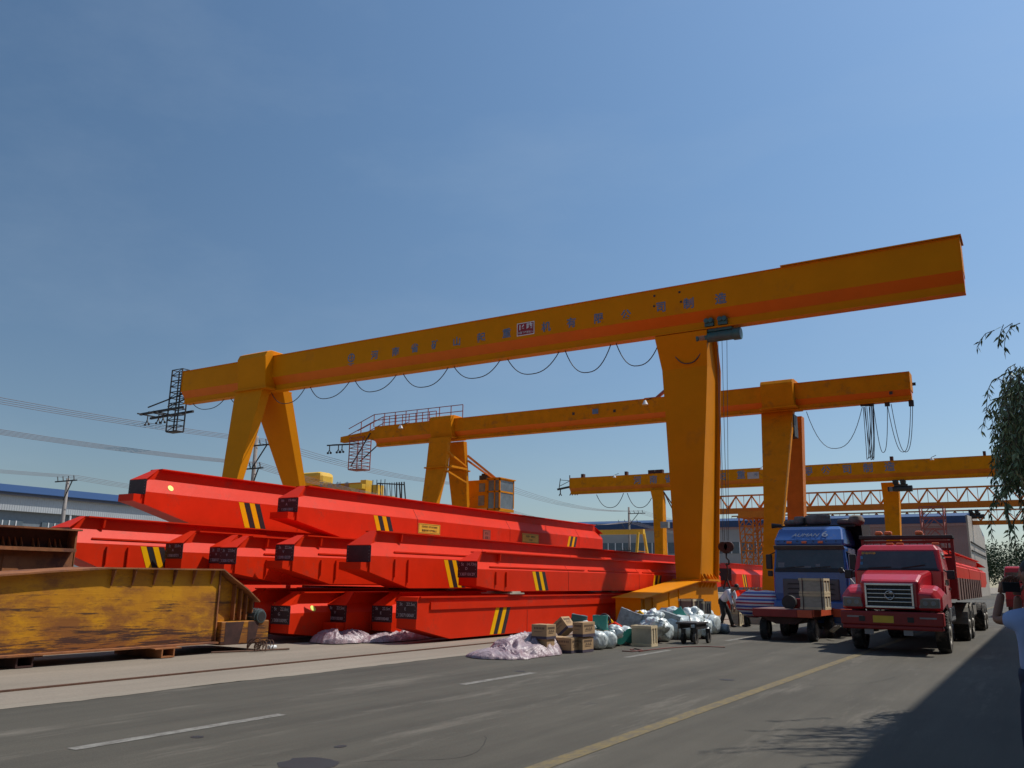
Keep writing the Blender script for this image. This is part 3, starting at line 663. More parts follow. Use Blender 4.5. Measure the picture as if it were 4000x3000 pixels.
px_leg(c3, [(11.9, (3440, 1880), (3509, 1880), (3513, 1880), -11.95), (10, (3450, 1950), (3511, 1950), (3517, 1950), -12.1), (6.3, (3460, 2090), (3515, 2090), (3522, 2090), -12.2)], M_ORG2)
L3 = atY(2588, 1920, Y3).x
px_leg(c3, [(11.9, (2540, 1918), (2587, 1918), (2591, 1918), L3), (10.8, (2549, 1960), (2589, 1960), (2600, 1962), L3-.1), (6.3, (2556, 2130), (2590, 2130), (2606, 2130), L3-.2)], M_ORG2)
for x in (-12.8, L3-.9): MB().box(x-.6, x+.5, Y3-4, Y3+6, .15, 1.0).build('base_beam', M_ORG2, c3)
p = atY(2602, 2051, Y3); d = MB(); d.box(p.x-.45, p.x+.45, Y3-.6, Y3, p.z-.35, p.z+.35); d.build('junction_box', M_MGREY, c3)
d = MB()
for px, y in ((2620, 1), (2640, 3)): d.bar((L3, Y3+.3, 11.7), (L3+.2, Y3+3.5+y, 8.5), .1)
d.bar((L3+.1, Y3+4, 1), (L3+.1, Y3+4.4, 11.8), .16); d.build('access_ladder', M_DRUST, c3)
e0 = atY(2178, 1912, Y3+.5); ar = MB(); ar.bar(e0, (XL3+1.5, Y3+.5, e0.z+.5), .22)
for dx in (.4, 1.9, 2.6):
    ar.bar((e0.x+dx, Y3+.5, e0.z+.1), (e0.x+dx, Y3+.5, e0.z-.5), .1)
    for s in (-1, 1): ar.bar((e0.x+dx, Y3+.5, e0.z-.5), (e0.x+dx+s*.18, Y3+.5, e0.z-.8), .09)
ar.bar((e0.x+.2, Y3+.5, e0.z), (e0.x+.4, Y3+.5, 13.9), .07); ar.bar((e0.x+.4, Y3+.5, 13.7), (XL3+.2, Y3+.5, 13.5), .06); ar.bar((e0.x+.3, Y3+.5, e0.z+.4), (XL3, Y3+.5, 13.6), .06); ar.bar((XL3-.1, Y3+.3, e0.z), (XL3-.1, Y3+.3, 14.2), .09)
ar.build('collector_arm', M_DARK, c3)
for px, py in ((2400, 1861), (2975, 1830), (3640, 1792)): flood(c3, px, py, Y3)
d = MB()
for px, wd in ((2270, .35), (2540, .8), (2570, .9), (2440, .3), (3485, .3), (3853, .25)):
    x = atY(px, 1850, Y3).x; MB().box(x-wd/2, x+wd/2, Y3+.3, Y3+.8, zt3+.03, zt3+.5).build('rail_stop', M_DRUST, c3)
for a, b, c in (((2330, 1932), (2385, 1983), (2436, 1926)), ((2450, 1926), (2500, 1983), (2545, 1945))):
    A, B, C = [atY(*q, Y3+.5) for q in (a, b, c)]; MB().tube(through(A, B, C), .04, 6).build('festoon_cable', M_CABLE, c3, smooth=True)
hp = atY(3516, 1893, Y3+.5)
hoist('dark hoist under the farthest box girder right beside its right leg', (hp.x, Y3+.5, zb3-.85), 1.15, m=M_DARK)

# ---- lattice girder gantries far behind
def truss_crane(label, Y, pxL, X1, zt, zb, zbb, per, m):
    X0 = pxL; t = thing('truss_gantry_crane', label, 'crane', (X0, Y, 0), 'lattice girder gantry cranes far behind')
    b = MB(); b.box(X0, X1, Y, Y+.9, zbb, zb); b.build('lower_girder', m, t)
    b = MB(); b.box(X0, X1, Y+.3, Y+.55, zt-.22, zt); b.build('top_chord', m, t)
    b = MB(); n = int((X1-X0)/per)
    for k in range(n):
        x = X0+k*per
        for y in (Y+.1, Y+.8): b.bar((x, y, zb), (x+per/2, Y+.42, zt-.2), .16); b.bar((x+per/2, Y+.42, zt-.2), (x+per, y, zb), .16)
        b.bar((x+per/2, Y+.42, zb), (x+per/2, Y+.42, zt), .07); b.bar((x, Y+.42, zb), (x, Y+.42, zt), .07)
    b.build('lattice_web', m, t); return t
tc1 = truss_crane('nearer orange lattice girder gantry crane crossing behind the blue truck', 130, -46, 22, 14.85, 12.8, 11.98, 2.45, M_ORG3)
tc2 = truss_crane('farther lower orange lattice girder gantry crane with a black hoist', 160, -50, 26, 14.0, 12.15, 11.5, 2.45, M_ORG3)
hoist('black hoist under the farther lattice girder near the willow branches', (atY(3805, 1995, 160.4).x, 160.45, 10.55+2.3), 1.5, m=M_DARK)
def lattice_tower(parent, x0, x1, y0, y1, z0, z1, n, m, taper=.12, nm='lattice_leg'):
    b = MB()
    def c(z): k = (z1-z)/(z1-z0)*taper; return (x0+(x1-x0)*k/2, x1-(x1-x0)*k/2)
    for i in range(n):
        za, zb_ = z0+(z1-z0)*i/n, z0+(z1-z0)*(i+1)/n; (a0, a1), (b0, b1) = c(za), c(zb_)
        for y in (y0, y1):
            b.bar((a0, y, za), (b0, y, zb_), .16); b.bar((a1, y, za), (b1, y, zb_), .16); b.bar((b0, y, zb_), (b1, y, zb_), .12)
            b.bar((a0, y, za), ((b0+b1)/2, y, zb_), .10); b.bar((a1, y, za), ((b0+b1)/2, y, zb_), .10)
        for x in (0, 1): b.bar(((a0, a1)[x], y0, za), ((b0, b1)[x], y1, zb_), .09)
    return b.build(nm, m, parent)
lattice_tower(tc1, -38.2, -36.1, 126, 128.5, .3, 11.0, 9, M_ORG3, .3); lattice_tower(tc1, -36.0, -34.0, 127, 129.5, .3, 11.0, 9, M_ORG3, .3)
MB().box(-38.2, -34.0, 125.6, 130.6, 11.0, 11.95).build('leg_head_beam', M_ORG3, tc1)
M_OLDR = mat('faded_red_lattice', (.30, .07, .05), .6)
xa, xb = atY(3598, 2000, 128).x, atY(3690, 2000, 128).x
lattice_tower(tc1, xa, xb, 126, 129, .3, 11.9, 8, M_OLDR, .25)
lattice_tower(tc2, atY(3700, 2100, 158).x, atY(3778, 2100, 158).x, 156, 159, .3, 11.4, 8, M_OLDR, .2)
lattice_tower(tc2, -44, -41, 156, 159, .3, 11.4, 8, M_OLDR, .2)

# ---- small yellow gantry, far
sg_ = thing('small_gantry', 'small bright yellow trestle gantry far behind the end of the top red girder', 'gantry', (-44, 100, 0))
z1_ = 7.95; xa, xb = atY(2330, 2075, 100).x, atY(2512, 2075, 100).x
MB().box(xa, xb, 100, 100.6, z1_-.6, z1_).build('beam', M_YEL, sg_)
for xx, s in ((atY(2500, 2075, 100).x, .25),):
    for y, dy in ((99.4, -2.2), (101.2, 2.2)):
        MB().bar((xx, y, z1_-.4), (xx+s, y+dy, .2), .28).build('leg', M_YEL, sg_)
    d = MB(); d.bar((xx+.1, 98.6, 5.2), (xx+.1, 102, 5.2), .12); d.bar((xx+.15, 97.9, 3), (xx+.15, 102.8, 3), .12); d.build('cross_bar', M_ORG3, sg_)

# ---- yellow bridge crane pieces behind the left legs
y_ = 62
bc = thing('overhead_travelling_crane', 'low yellow overhead crane with blue lettering and rounded housing behind the left crane leg', 'crane', (-40, y_, 0))
a, b = atY(1180, 1900, y_), atY(1432, 1896, y_+.6); MB().box(a.x-8, b.x, y_, y_+1.2, b.z-.95, b.z+.25).build('girder', M_YEL if False else M_ORG2, bc)
MB().box(b.x, b.x+.7, y_-.3, y_+.6, b.z-1.2, b.z+.42).build('end_plate', M_YEL, bc)
for ch, px in zip('矿山制造', (1258, 1290, 1322, 1354)): text(ch, .62, face_negY(atY(px, 1895, y_-.01)), M_BLUELET, bc)
q = atY(1225, 1868, y_+3); d = MB(); d.box(q.x-2.2, q.x+1.9, y_+2, y_+4.2, q.z-1.0, q.z+.55); d.build('machine_housing', M_YEL, bc, bev=.45)
d = MB(); e = atY(1420, 1900, y_)
d.box(e.x-1.0, e.x+.6, y_-.9, y_-.4, e.z-.3, e.z+.15); d.box(e.x-.8, e.x-.2, y_-.85, y_-.45, e.z-2.5, e.z-.3); d.box(e.x+1.0, e.x+1.7, y_, y_+1, e.z-2.5, e.z+.1); d.box(e.x+1.7, e.x+3.2, y_, y_+1, e.z-2.2, e.z-1.0)
d.build('end_carriage', M_YEL, bc)
d = MB(); r0 = atY(1475, 1888, y_); r1 = atY(1578, 1893, y_)
d.bar(r0, r1, .1); n = 12
for k in range(n): x = r0.x+(r1.x-r0.x)*k/(n-1); d.bar((x, y_, r0.z), (x+.1, y_+.3*(k % 2), r0.z-2.2), .09 if k > 7 else .05)
for k in range(4): x = r0.x-.6+k*.5; d.bar((x, y_, r0.z+.35), (x, y_, r0.z-2), .05)
d.build('railing', M_DARK, bc)

# ------------------------------------------------------------------ factory buildings, poles, wires
def z_at(px, py, X): return atX(px, py, X).z
XF = -94.0
fb = thing('factory_hall', 'long grey factory hall with a blue roof edge behind the yard on the left', 'building', (XF-15, 60, 0), 'factory halls round the yard')
zr = z_at(0, 1900, XF); z_b = z_at(0, 1921, XF); z_d = z_at(0, 1932, XF); z_s = z_at(0, 1992, XF); zw1 = z_at(0, 2030, XF); zw0 = z_at(0, 2070, XF)
MB().box(XF-40, XF, -30, 150, 0, z_s).build('lower_wall', mat('lower_grey_wall', (.16, .19, .21), .7), fb)
MB().box(XF-40, XF+.5, -30, 150, z_s, z_d).build('wall', M_SIDG, fb)
MB().box(XF-40, XF+.9, -30, 150, z_d, z_b).build('gutter', M_ROOFD, fb)
rf = MB(); rf.prism([(XF+1.0, z_b), (XF+1.0, z_b+.06), (XF-6, zr+.9), (XF-20, zr+1.6), (XF-40, z_b)], 'y', -30, 150); rfo = rf.build('roof', M_ROOFB, fb)
for k in range(26):
    y = 18+k*5.0
    MB().box(XF+.02, XF+.14, y, y+2.9, zw0-.3, zw1).build('window', M_WIN, fb)
d = MB()
for k in range(26):
    y = 18+k*5.0
    for j in range(1, 4): d.box(XF+.14, XF+.2, y+j*.72-.05, y+j*.72+.05, zw0-.3, zw1)
d.build('window_bars', M_WHITE, fb)
d = MB()
for k in range(12): y = 26+k*10; d.cyl((XF+.35, y, 0), .12, 'z', 1, z_s, 8)
d.build('downpipe', M_WHITE, fb)
MB().box(XF-2, XF, 67, 68.4, zr-.5, zr+.9).build('roof_vent', M_MGREY, fb)
# cross hall far behind
bh = thing('factory_hall', 'far grey and pink factory hall with a blue roof closing the end of the yard', 'building', (-45, 165, 0), 'factory halls round the yard')
YH = 150.0; xe = atY(3780, 2100, YH).x; ZT = 12.3; ZM = 11.2
MB().box(-93, -25, YH, YH+45, 0, ZM-.4).build('grey_wall', M_SIDX, bh)
MB().box(-25, xe, YH, YH+45, 0, ZM-.4).build('pink_wall', M_SIDP, bh)
MB().box(-93, xe, YH-.15, YH+45, ZM-.4, ZM).build('fascia', M_PINKTR, bh)
rf = MB(); rf.prism([(YH-.4, ZM), (YH-.4, ZT), (YH+10, ZT+1.2), (YH+22, ZT+1.6), (YH+45.3, ZM)], 'x', -93, xe-.01); rf.build('roof', M_ROOFB, bh)
gbl = MB(); gbl.prism([(YH, 0), (YH, ZM+1.2), (YH+24, ZM+2.2), (YH+40, 9.8), (YH+40.3, 0)], 'x', xe, xe+.25); gbl.build('end_wall', M_SIDT, bh)
d = MB()
for z in (8.3, 7.0): d.box(xe+.25, xe+.45, YH+1, YH+38, z, z+.12)
d.build('cable_tray', M_DARK, bh)
MB().box(-93, -25, YH-.06, YH-.01, 6.6, 8.6).build('window_band', M_WIN, bh)
d = MB()
for k in range(46): x = -92+k*1.5; d.box(x-.09, x+.09, YH-.12, YH-.07, 6.6, 8.6)
d.build('window_bars', M_WHITE, bh)
# offscreen hall on the right whose shade falls over the road edge
sh = thing('roadside_building', 'plain rendered four storey building just outside the right edge of the view', 'building', (8, 10, 0))
MB().box(4.4, 16, -25, 50, 0, 14.65).build('wall', M_CEM, sh)
MB().box(4.2, 16.2, -25.2, 50.2, 14.66, 14.85).build('roof', M_ROOFD, sh)
for k in range(10):
    for z in (1.2, 4.8, 8.4, 12.0):
        MB().box(4.36, 4.39, -20+k*6.4, -17.6+k*6.4, z, z+1.6).build('window', M_WIN, sh)

XP = -50.2
def pole(label, y, top, arms, X=XP):
    t = thing('utility_pole', label, 'pole', (X, y, 0), 'utility poles along the back of the yard')
    MB().tube([(X, y, 0), (X, y, top)], [.22, .14], 12).build('pole', M_POLE, t, smooth=True)
    for z, xa, xb in arms:
        d = MB(); d.bar((X+xa, y-.2, z), (X+xb, y-.2, z), .10); m_ = xb if abs(xb) > abs(xa) else xa
        d.bar((X+m_*.6, y-.2, z), (X, y-.2, z-1.7), .07)
        n = 4
        for k in range(n): x = X+xa+(xb-xa)*(k+.5)/n; d.bar((x, y-.2, z), (x-.15, y-.2, z+.45), .06)
        d.build('cross_arm', M_DARK, t)
    return t
def zat(px, py, y): return atY(px, py, y)
yp2 = 43.9; top2 = 11.95
pole('tall concrete utility pole between the two left legs of the nearest crane', yp2, top2, [(atX(1050, 1752, XP).z, -.3, 2.4), (atX(1000, 1833, XP).z, -1.0, 1.2)])
pole('utility pole behind the operator cab of the middle crane', 77, 11.9, [(11.0, -.3, 2.4), (8.9, -1.0, 1.2)])
pole('utility pole standing left of the small yellow gantry', 113, 11.95, [(11.0, 0, 2.6), (9.7, -1.9, 1.9), (5.8, -1.2, .4)])
pole('low utility pole in front of the blue roofed hall on the left', 43.0, atX(275, 1870, -73).z, [(atX(275, 1872, -73).z-.2, -1.6, 1.7)], X=-73)
wr = []
def wire(label, pts, r=.016):
    d = MB()
    for i in range(len(pts)-1): d.tube(sag(pts[i][0], pts[i+1][0], pts[i][1], 12), r, 4)
    return tag(d.build('overhead_wire', M_WIRE), label, 'wire', 'overhead wires')
for k in range(4):
    x = XP+.3+k*.6; zt_ = 11.9
    wire('overhead wire on the topmost cross arms of the utility poles', [((x, 5, zt_-.3), .6), ((x, yp2-.2, zt_-.45), .9), ((x, 77, 11.4), .9), ((x, 113, 11.4), .9), ((x, 190, 11.4), .0)])
for k in range(5):
    x = XP-.9+k*.45; z = atX(1000, 1833, XP).z+.4
    wire('overhead wire on the lower cross arms of the utility poles', [((x, 5, z+.3), .6), ((x, yp2-.2, z), .9), ((x, 77, 9.2), 1.1), ((x, 113, 9.9), .9), ((x, 190, 9.9), 0)])
for k in range(4):
    x = -74.4+k*.9; z = atX(275, 1870, -73).z+.2
    wire('overhead wire on the low pole before the left hall', [((x, 5, z+.2), .5), ((x, 43, z), .8), ((x, 100, z), 0)])

# ------------------------------------------------------------------ red girders
GRP = 'red crane girders stacked in the yard'
def red_girder(label, X, Y0, Lg, zb, H, W, pz0, pz1, yt, writ=None, stripes=(None,), dot=None, conduit=None, slots=False, lug=True, upright=False, decal=None, notice=None, plate=True, farstripe=None, clips=None, m=M_RED, far=True, group=GRP, plain=False):
    t = thing('crane_girder', label, 'girder', (X-W/2, Y0, zb), group)
    xc = X-W/2; hw = W/2; zs = .55*H if not upright else H*.6; wn = .15 if not upright else hw; zn = H-.29 if not upright else H*.8; fh = H-.03
    s0 = pz0+(pz1-pz0)*.55
    def ring(y, b, s_, t_, n1, top, a=hw):
        n2 = n1
        return [(xc-hw, y, zb+b), (xc-hw, y, zb+s_), (xc-n1, y, zb+t_), (xc-n2, y, zb+top), (xc+n2, y, zb+top), (xc+n1, y, zb+t_), (xc+hw, y, zb+s_), (xc+hw, y, zb+b)]
    yf = .5 if not upright else .06
    bot = lambda y: max(0, (pz0-.18)*(1-(y+.28)/(yt+.28)))
    wt_ = wn if pz1 >= zn else hw+(wn-hw)*(pz1-zs)/(zn-zs)
    if upright: first = ring(Y0, bot(0), s0, pz1-.001, hw-.0005, pz1)
    else: first = ring(Y0, bot(0), zs, min(zn, pz1-.002), wt_, pz1)
    rings = [first, ring(Y0+yf, bot(yf), zs, zn, wn, fh), ring(Y0+yt, 0, zs, zn, wn, fh)]
    ye = Y0+Lg
    rings += [ring(ye-yt*.75, 0, zs, zn, wn, fh), ring(ye-yf, .12, zs, zn, wn, fh), ring(ye, .16, zs if not upright else s0, min(zn, pz1-.002), wt_ if not upright else hw-.0005, pz1)]
    b = MB(); b.loft(rings); body = b.build('body', m, t)
    if not upright:
        for ya, yb_, sg in ((Y0-.018, Y0+yf, 1), (ye, ye-yf, -1)):
            q = MB(); q.loft([[(xc-hw-.01, ya, zb+pz1+.001), (xc+hw+.01, ya, zb+pz1+.001), (xc+hw+.01, ya, zb+pz1+.016), (xc-hw-.01, ya, zb+pz1+.016)], [(xc-.11, yb_, zb+H-.012), (xc+.11, yb_, zb+H-.012), (xc+.11, yb_, zb+H+.003), (xc-.11, yb_, zb+H+.003)]]); q.build('fin_plate', m, t)
        MB().box(xc-.26, xc+.26, Y0+yf, ye-yf, zb+fh, zb+H).build('flange', m, t)
    if plate:
        pl = MB().box(xc-hw-.02, xc+hw+.02, Y0-.02, Y0-.002, zb+pz0, zb+pz1).build('end_plate', M_PLATE, t)
        if writ:
            h_ = pz1-pz0
            text(writ[0], h_*.26, face_negY(Vector((xc-hw*.55, Y0-.024, zb+pz1-h_*.18))), M_CHALK, pl, 'writing', .002)
            text(writ[1], h_*.26, face_negY(Vector((xc+hw*.45, Y0-.024, zb+pz1-h_*.18))), M_CHALK, pl, 'writing', .002)
            text(writ[2], h_*.24, face_negY(Vector((xc-hw*.1, Y0-.024, zb+pz0+h_*.55))), M_CHALK, pl, 'writing', .002)
            text(writ[3], h_*.26, face_negY(Vector((xc, Y0-.024, zb+pz0+h_*.2))), M_CHALK, pl, 'writing', .002)
        ho = MB()
        for k in range(5):
            z = zb+pz0+(pz1-pz0)*(k+.5)/5
            for s in (-1, 1): ho.cyl((xc+s*(hw-.03), Y0-.022, z), .009, 'y', -.003, .003, 8)
        ho.build('bolt_hole', M_MGREY, pl)
    if lug:
        b = MB(); b.prism([(Y0-.30, pz0-.19+zb), (Y0-.30, pz0-.01+zb), (Y0-.003, pz0-.01+zb), (Y0-.003, zb+bot(0)+.0)], 'x', xc-hw+.001, xc+hw-.04); b.build('end_lug', m, t)
    def stripe(ys, sgn, zlo, zhi, wd=.17 if W == .72 else .20):
        for j, mm in enumerate((M_SYEL, M_BLK, M_SYEL, M_BLK)):
            a = ys+j*wd; k = (zhi-zlo)*.42*sgn
            q = MB().add([(X+.004, a-k/2+k, zb+zlo), (X+.004, a+wd-.012-k/2+k, zb+zlo), (X+.004, a+wd-.012-k/2, zb+zhi), (X+.004, a-k/2, zb+zhi)], [(0, 1, 2, 3)])
            q.build('warning_stripe', mm, t)
    for ys in stripes:
        if ys is not None: stripe(Y0+ys, -1 if upright else 1, .02, (zs if not upright else H*.70)-.02)
    if farstripe is not None: stripe(Y0+farstripe, -1, .02, zs-.02)
    inc = lambda f: (hw+(wn-hw)*f, zs+(zn-zs)*f)
    def on_incline(px_y, f):
        a, z = inc(f); return Vector((xc+a, px_y, zb+z))
    if dot is not None:
        c = on_incline(Y0+dot, .45); nrm = Vector((zn-zs, 0, hw-wn)).normalized(); u = Vector((0, 1, 0)); v = nrm.cross(u)
        q = MB(); q.add([c+nrm*.006+(u*math.cos(a)+v*math.sin(a))*.085 for a in [2*math.pi*k/20 for k in range(20)]], [tuple(range(20))]); q.build('reflector_dot', M_DOT, t)
    if conduit:
        for (a, b_) in conduit:
            q = MB(); p, r_ = on_incline(Y0+a, .3), on_incline(Y0+b_, .3); q.bar(p+Vector((.015, 0, .015)), r_+Vector((.015, 0, .015)), .035); q.build('conduit', m, t)
    if slots:
        for a in (.95, 1.5):
          q = MB(); q.prism([(X, zb+zs-.06), (X+.045, zb+zs-.06), (X+.045, zb+max(.12, bot(a)+.12)), (X, zb+max(.12, bot(a)+.12))], 'y', Y0+a, Y0+a+.03); q.build('rib', m, t)
    if clips:
        for a in clips:
            q = MB(); q.prism([(xc+.25, zb+fh), (xc+.22, zb+fh-.22), (xc+wn, zb+fh-.22), (xc+wn, zb+fh)], 'y', Y0+a, Y0+a+.05); q.build('hanger_clip', m, t)
    for k_ in range(1, int(Lg/5.8)+1):
        y = Y0+k_*5.8-.4
        if y > ye-2: break
        q = MB(); q.bar((X+.001, y, zb+.02), (X+.001, y, zb+zs), .016); 
        if not upright: q.bar((X+.001, y, zb+zs), (xc+wn+.001, y, zb+zn), .016)
        q.build('weld_seam', M_SEAM, t)
    if upright:
        MB().box(X, X+.05, Y0+.1, ye-.1, zb+H-.05, zb+H-.012).build('cable_angle', m, t)
        MB().box(X, X+.035, Y0+.55, ye-4.5, zb+H-.34, zb+H-.16).build('side_strip', m, t)
    def sign(ya, yb, z0, z1, l1, l2, mm=M_DECAL, tm=M_BLK):
        pl = MB().box(X+.002, X+.010, Y0+ya, Y0+yb, zb+z0, zb+z1).build('notice', mm, t)
        q = MB(); e = .02
        for a, b_, c, d_ in ((ya+e, yb-e, z0+e, z0+e+.012), (ya+e, yb-e, z1-e-.012, z1-e), (ya+e, ya+e+.014, z0+e, z1-e), (yb-e-.014, yb-e, z0+e, z1-e)): q.box(X+.010, X+.012, Y0+a, Y0+b_, zb+c, zb+d_)
        q.build('notice_border', tm, pl)
        text(l1, (z1-z0)*.25, face_posX(Vector((X+.013, Y0+(ya+yb)/2, zb+z1-(z1-z0)*.32))), tm, pl, 'writing', .001)
        text(l2, (z1-z0)*.25, face_posX(Vector((X+.013, Y0+(ya+yb)/2, zb+z0+(z1-z0)*.30))), tm, pl, 'writing', .001)
    if decal: sign(*decal)
    if notice:
        for nn in notice: sign(*nn)
    return t
def yX(px, py, X): return atX(px, py, X).y
# bottom row
red_girder('nearest upright red girder on the ground with right leaning stripes', -13.43, 17.25, 21.5, .06, 1.09, .62, .53, .96, 1.45, ('5t', '22.5m', 'E', '130710060'), stripes=(3.5,), upright=True, lug=False)
red_girder('second red girder from the right in the bottom row, end plate marked E', -14.5, 17.6, 20, .06, 1.17, .64, .40, .81, 1.3, ('5t', '22.5m', 'E', '130810048'), conduit=((.9, 14),), lug=False)
red_girder('bottom row red girder with chalked V on its end plate behind the pale sheeting', -15.3, 16.75, 19, .08, 1.13, .65, .385, .80, 1.2, ('5t', '22.5m', 'V', '130810030'), slots=True, conduit=((1.3, 12),))
red_girder('bottom row red girder with a lime dot and a chalked plate near the motor', -15.80, 15.3, 19, .08, 1.13, .62, .355, .79, 1.4, ('5t', '22.0m', 'G', '130810095'), dot=.85, lug=False)
red_girder('leftmost bottom row red girder half hidden behind the motor, with a lime dot', -16.60, 14.87, 18, .08, 1.2, .62, .48, .87, 1.4, dot=.80)
for i, (x_, y_, lab) in enumerate(((-17.6, 17.2, 'fully shaded filler red girder added left of the lime dotted ones'), (-18.8, 18.5, 'deep shaded filler red girder added at the back of the stack'), (-20.0, 16.5, 'backmost filler red girder added to darken the gap between the rows'))):  # unseen filler girders, added so the gap between the rows reads dark
    red_girder(lab, x_, y_, 20, .06, (1.16, 1.2, 1.55)[i], .7, .37, .81, 1.3, lug=False)
# middle row
red_girder('rightmost middle row red girder, end plate chalked D, on a timber block', -13.4, 19.84, 21, 1.25, 1.10, .61, .37, .81, 1.45, ('5t', '14.73m', 'D', '130710129'), stripes=(3.15,), conduit=((.7, 6.6), (6.9, 11.2), (11.6, 17)), slots=True, clips=(1.3,), lug=False, farstripe=12.6)
red_girder('deep middle row red girder with a large unmarked black end plate and stripes', -14.5, 16.65, 24, 1.32, 1.46, .77, .645, 1.06, 1.6, stripes=(3.3,), conduit=((1.0, 5.1), (5.7, 11.5)), slots=True, clips=(1.4,))
red_girder('middle row red girder with plate chalked V, left of the deep one', -15.8, 15.28, 22, 1.40, 1.21, .60, .56, .95, 1.35, ('5t', '22.5m', 'V', '130810029'), conduit=((.9, 8),), slots=True, clips=(1.0,))
red_girder('middle row red girder whose end plate overlaps the plate beside it', -16.7, 14.28, 21, 1.42, 1.13, .56, .43, .82, 1.4, ('3t', '22.0m', 'V', '130810345'), conduit=((.9, 8),), slots=True, clips=(1.0,))
red_girder('middle row red girder with only its plate edge showing behind a neighbour', -17.25, 14.4, 21, 1.44, 1.15, .54, .43, .82, 1.4, ('3t', '22.0m', 'V', '130810346'), lug=False)
red_girder('middle row red girder with chalked plate just right of the leftmost stripes', -17.9, 13.65, 21, 1.46, 1.20, .61, .50, .87, 1.4, ('3t', '22.0m', 'A', '130810771'), lug=False)
red_girder('leftmost middle row red girder reaching behind the rusty girders, with stripes', -18.7, 11.2, 24, 1.50, 1.38, .72, .80, 1.08, 1.4, stripes=(2.0,), conduit=((.6, 6.0),), slots=True, clips=(.9,), lug=False)
# top row
red_girder('front top row red girder with chalked plate, stripes and two yellow notices', -17.5, 16.95, 19.4, 2.70, 1.41, .74, .62, 1.02, 1.9, ('16t', '19.44m', 'A', '130810805'), stripes=(3.35,), farstripe=15.9,
           notice=((5.45, 6.65, .33, .66, '行车作业  0373-8730000', '重量吊物下方严禁站人'), (12.1, 13.4, .32, .68, '安全第一  预防为主', '十不吊'), (9.3, 9.8, .25, .66, '矿山', '起重', M_REDP, M_DRUST)))
red_girder('back top row red girder at upper left with a lime dot and bare plate', -19.6, 13.64, 21, 2.87, 1.44, .67, .725, 1.11, 1.7, dot=.80, stripes=(3.2,))
# group behind the crane foot
red_girder('small group red girder with left plate beyond the crane foot', -16.0, 45.5, 16, 1.35, 1.3, .8, .35, 1.0, 1.4, lug=False)
red_girder('red girder with stripes and pale fin beyond the crane foot', -14.6, 46.3, 16, 1.35, 1.3, 1.0, .35, 1.0, 1.5, stripes=(2.1,), lug=False)
red_girder('lower red girder with orange fins under the group beyond the crane foot', -14.3, 47.0, 15, .05, 1.15, .9, .3, .8, 1.2, lug=False, plate=False)
red_girder('low red girder behind the striped bundle beyond the crane foot', -13.2, 49.0, 12, .05, 1.15, .9, .3, .8, 1.2, lug=False, plate=False)
# timber spacers between rows
for i, (x, y, z, lab) in enumerate(((-13.85, 21.9, 1.205, 'short timber spacer block under the right middle row girder'), (-14.1, 29.3, 1.205, 'timber spacer far along the girder stack near the crane foot'))):
    d = MB(); d.box(x-.5, x+.52, y-.40, y+.40, z-.035, z+.0); d.box(x-.4, x+.50, y-.25, y+.22, z+.001, z+.045)
    tag(d.build('timber_block', M_WOODG), lab, 'timber block', 'timber spacers in the stack')
for i in range(3):
    d = MB(); y = 20+i*7.5; d.box(-20.4, -14.3, y, y+.18, 1.25, 1.31); tag(d.build('timber_beam', M_RUST), 'dark cross beam between the bottom and middle girder rows, %s' % ('nearest', 'middle', 'farthest')[i], 'beam', 'cross beams in the stack')
for i in range(3):
    d = MB(); y = 20+i*6.5; d.box(-20.2, -16.9, y, y+.18, 2.645, 2.69); tag(d.build('timber_beam', M_RUST), 'dark cross beam under the top girder row, %s' % ('nearest', 'middle', 'farthest')[i], 'beam', 'cross beams in the stack')

# ------------------------------------------------------------------ rusty yellow girder in the foreground
XG = -15.1
rg_ = thing('worn_crane_girder', 'scraped yellow rusty girder with haunched end lying in the left foreground', 'girder', (XG-.5, 8, 0))
def yz(px, py, X=XG): p = atX(px, py, X); return (p.y, p.z)
low = [yz(-300, 2625), yz(0, 2588), yz(836, 2531)]
zlo = .22
top = [yz(-300, 2275), yz(0, 2250), yz(230, 2233), yz(420, 2222), yz(860, 2228)]
y_end = yz(845, 2400)[0]
poly = [(top[0][0], zlo)] + [(y_end, zlo)] + [(y_end, top[-1][1])] + [(a, b) for a, b in top[::-1][1:]]
wb = MB(); wb.prism(poly, 'x', XG-1.0, XG); web = wb.build('web', M_RYEL, rg_)
# top flange following the edge
tf = MB(); tt = top[:-1]+[(y_end, top[-1][1])]; tt = [(a, b) for a, b in tt]
tail = [yz(900, 2262), yz(955, 2305), yz(1000, 2352)]
pts = tt+tail
for i in range(len(pts)-1):
    (a, za), (b, zb_) = pts[i], pts[i+1]
    tf.loft([[(XG-1.15, a, za), (XG+.13, a, za), (XG+.13, a, za+.03), (XG-1.15, a, za+.03)], [(XG-1.15, b, zb_), (XG+.13, b, zb_), (XG+.13, b, zb_+.03), (XG-1.15, b, zb_+.03)]])
tf.build('top_flange', M_RUST2, rg_)
MB().box(XG-1.15, XG+.15, top[0][0], y_end, zlo-.035, zlo-.001).build('bottom_flange', M_RUST2, rg_)
for px in (440, 522, 604, 681, 757, 828):
    y, z = yz(px, 2224); q = MB(); zt_ = z; q.prism([(XG+.001, zt_), (XG+.11, zt_), (XG+.11, zt_-.05), (XG+.02, zt_-.30), (XG+.001, zt_-.30)], 'y', y-.012, y+.012); q.build('stiffener', M_RUST2, rg_)
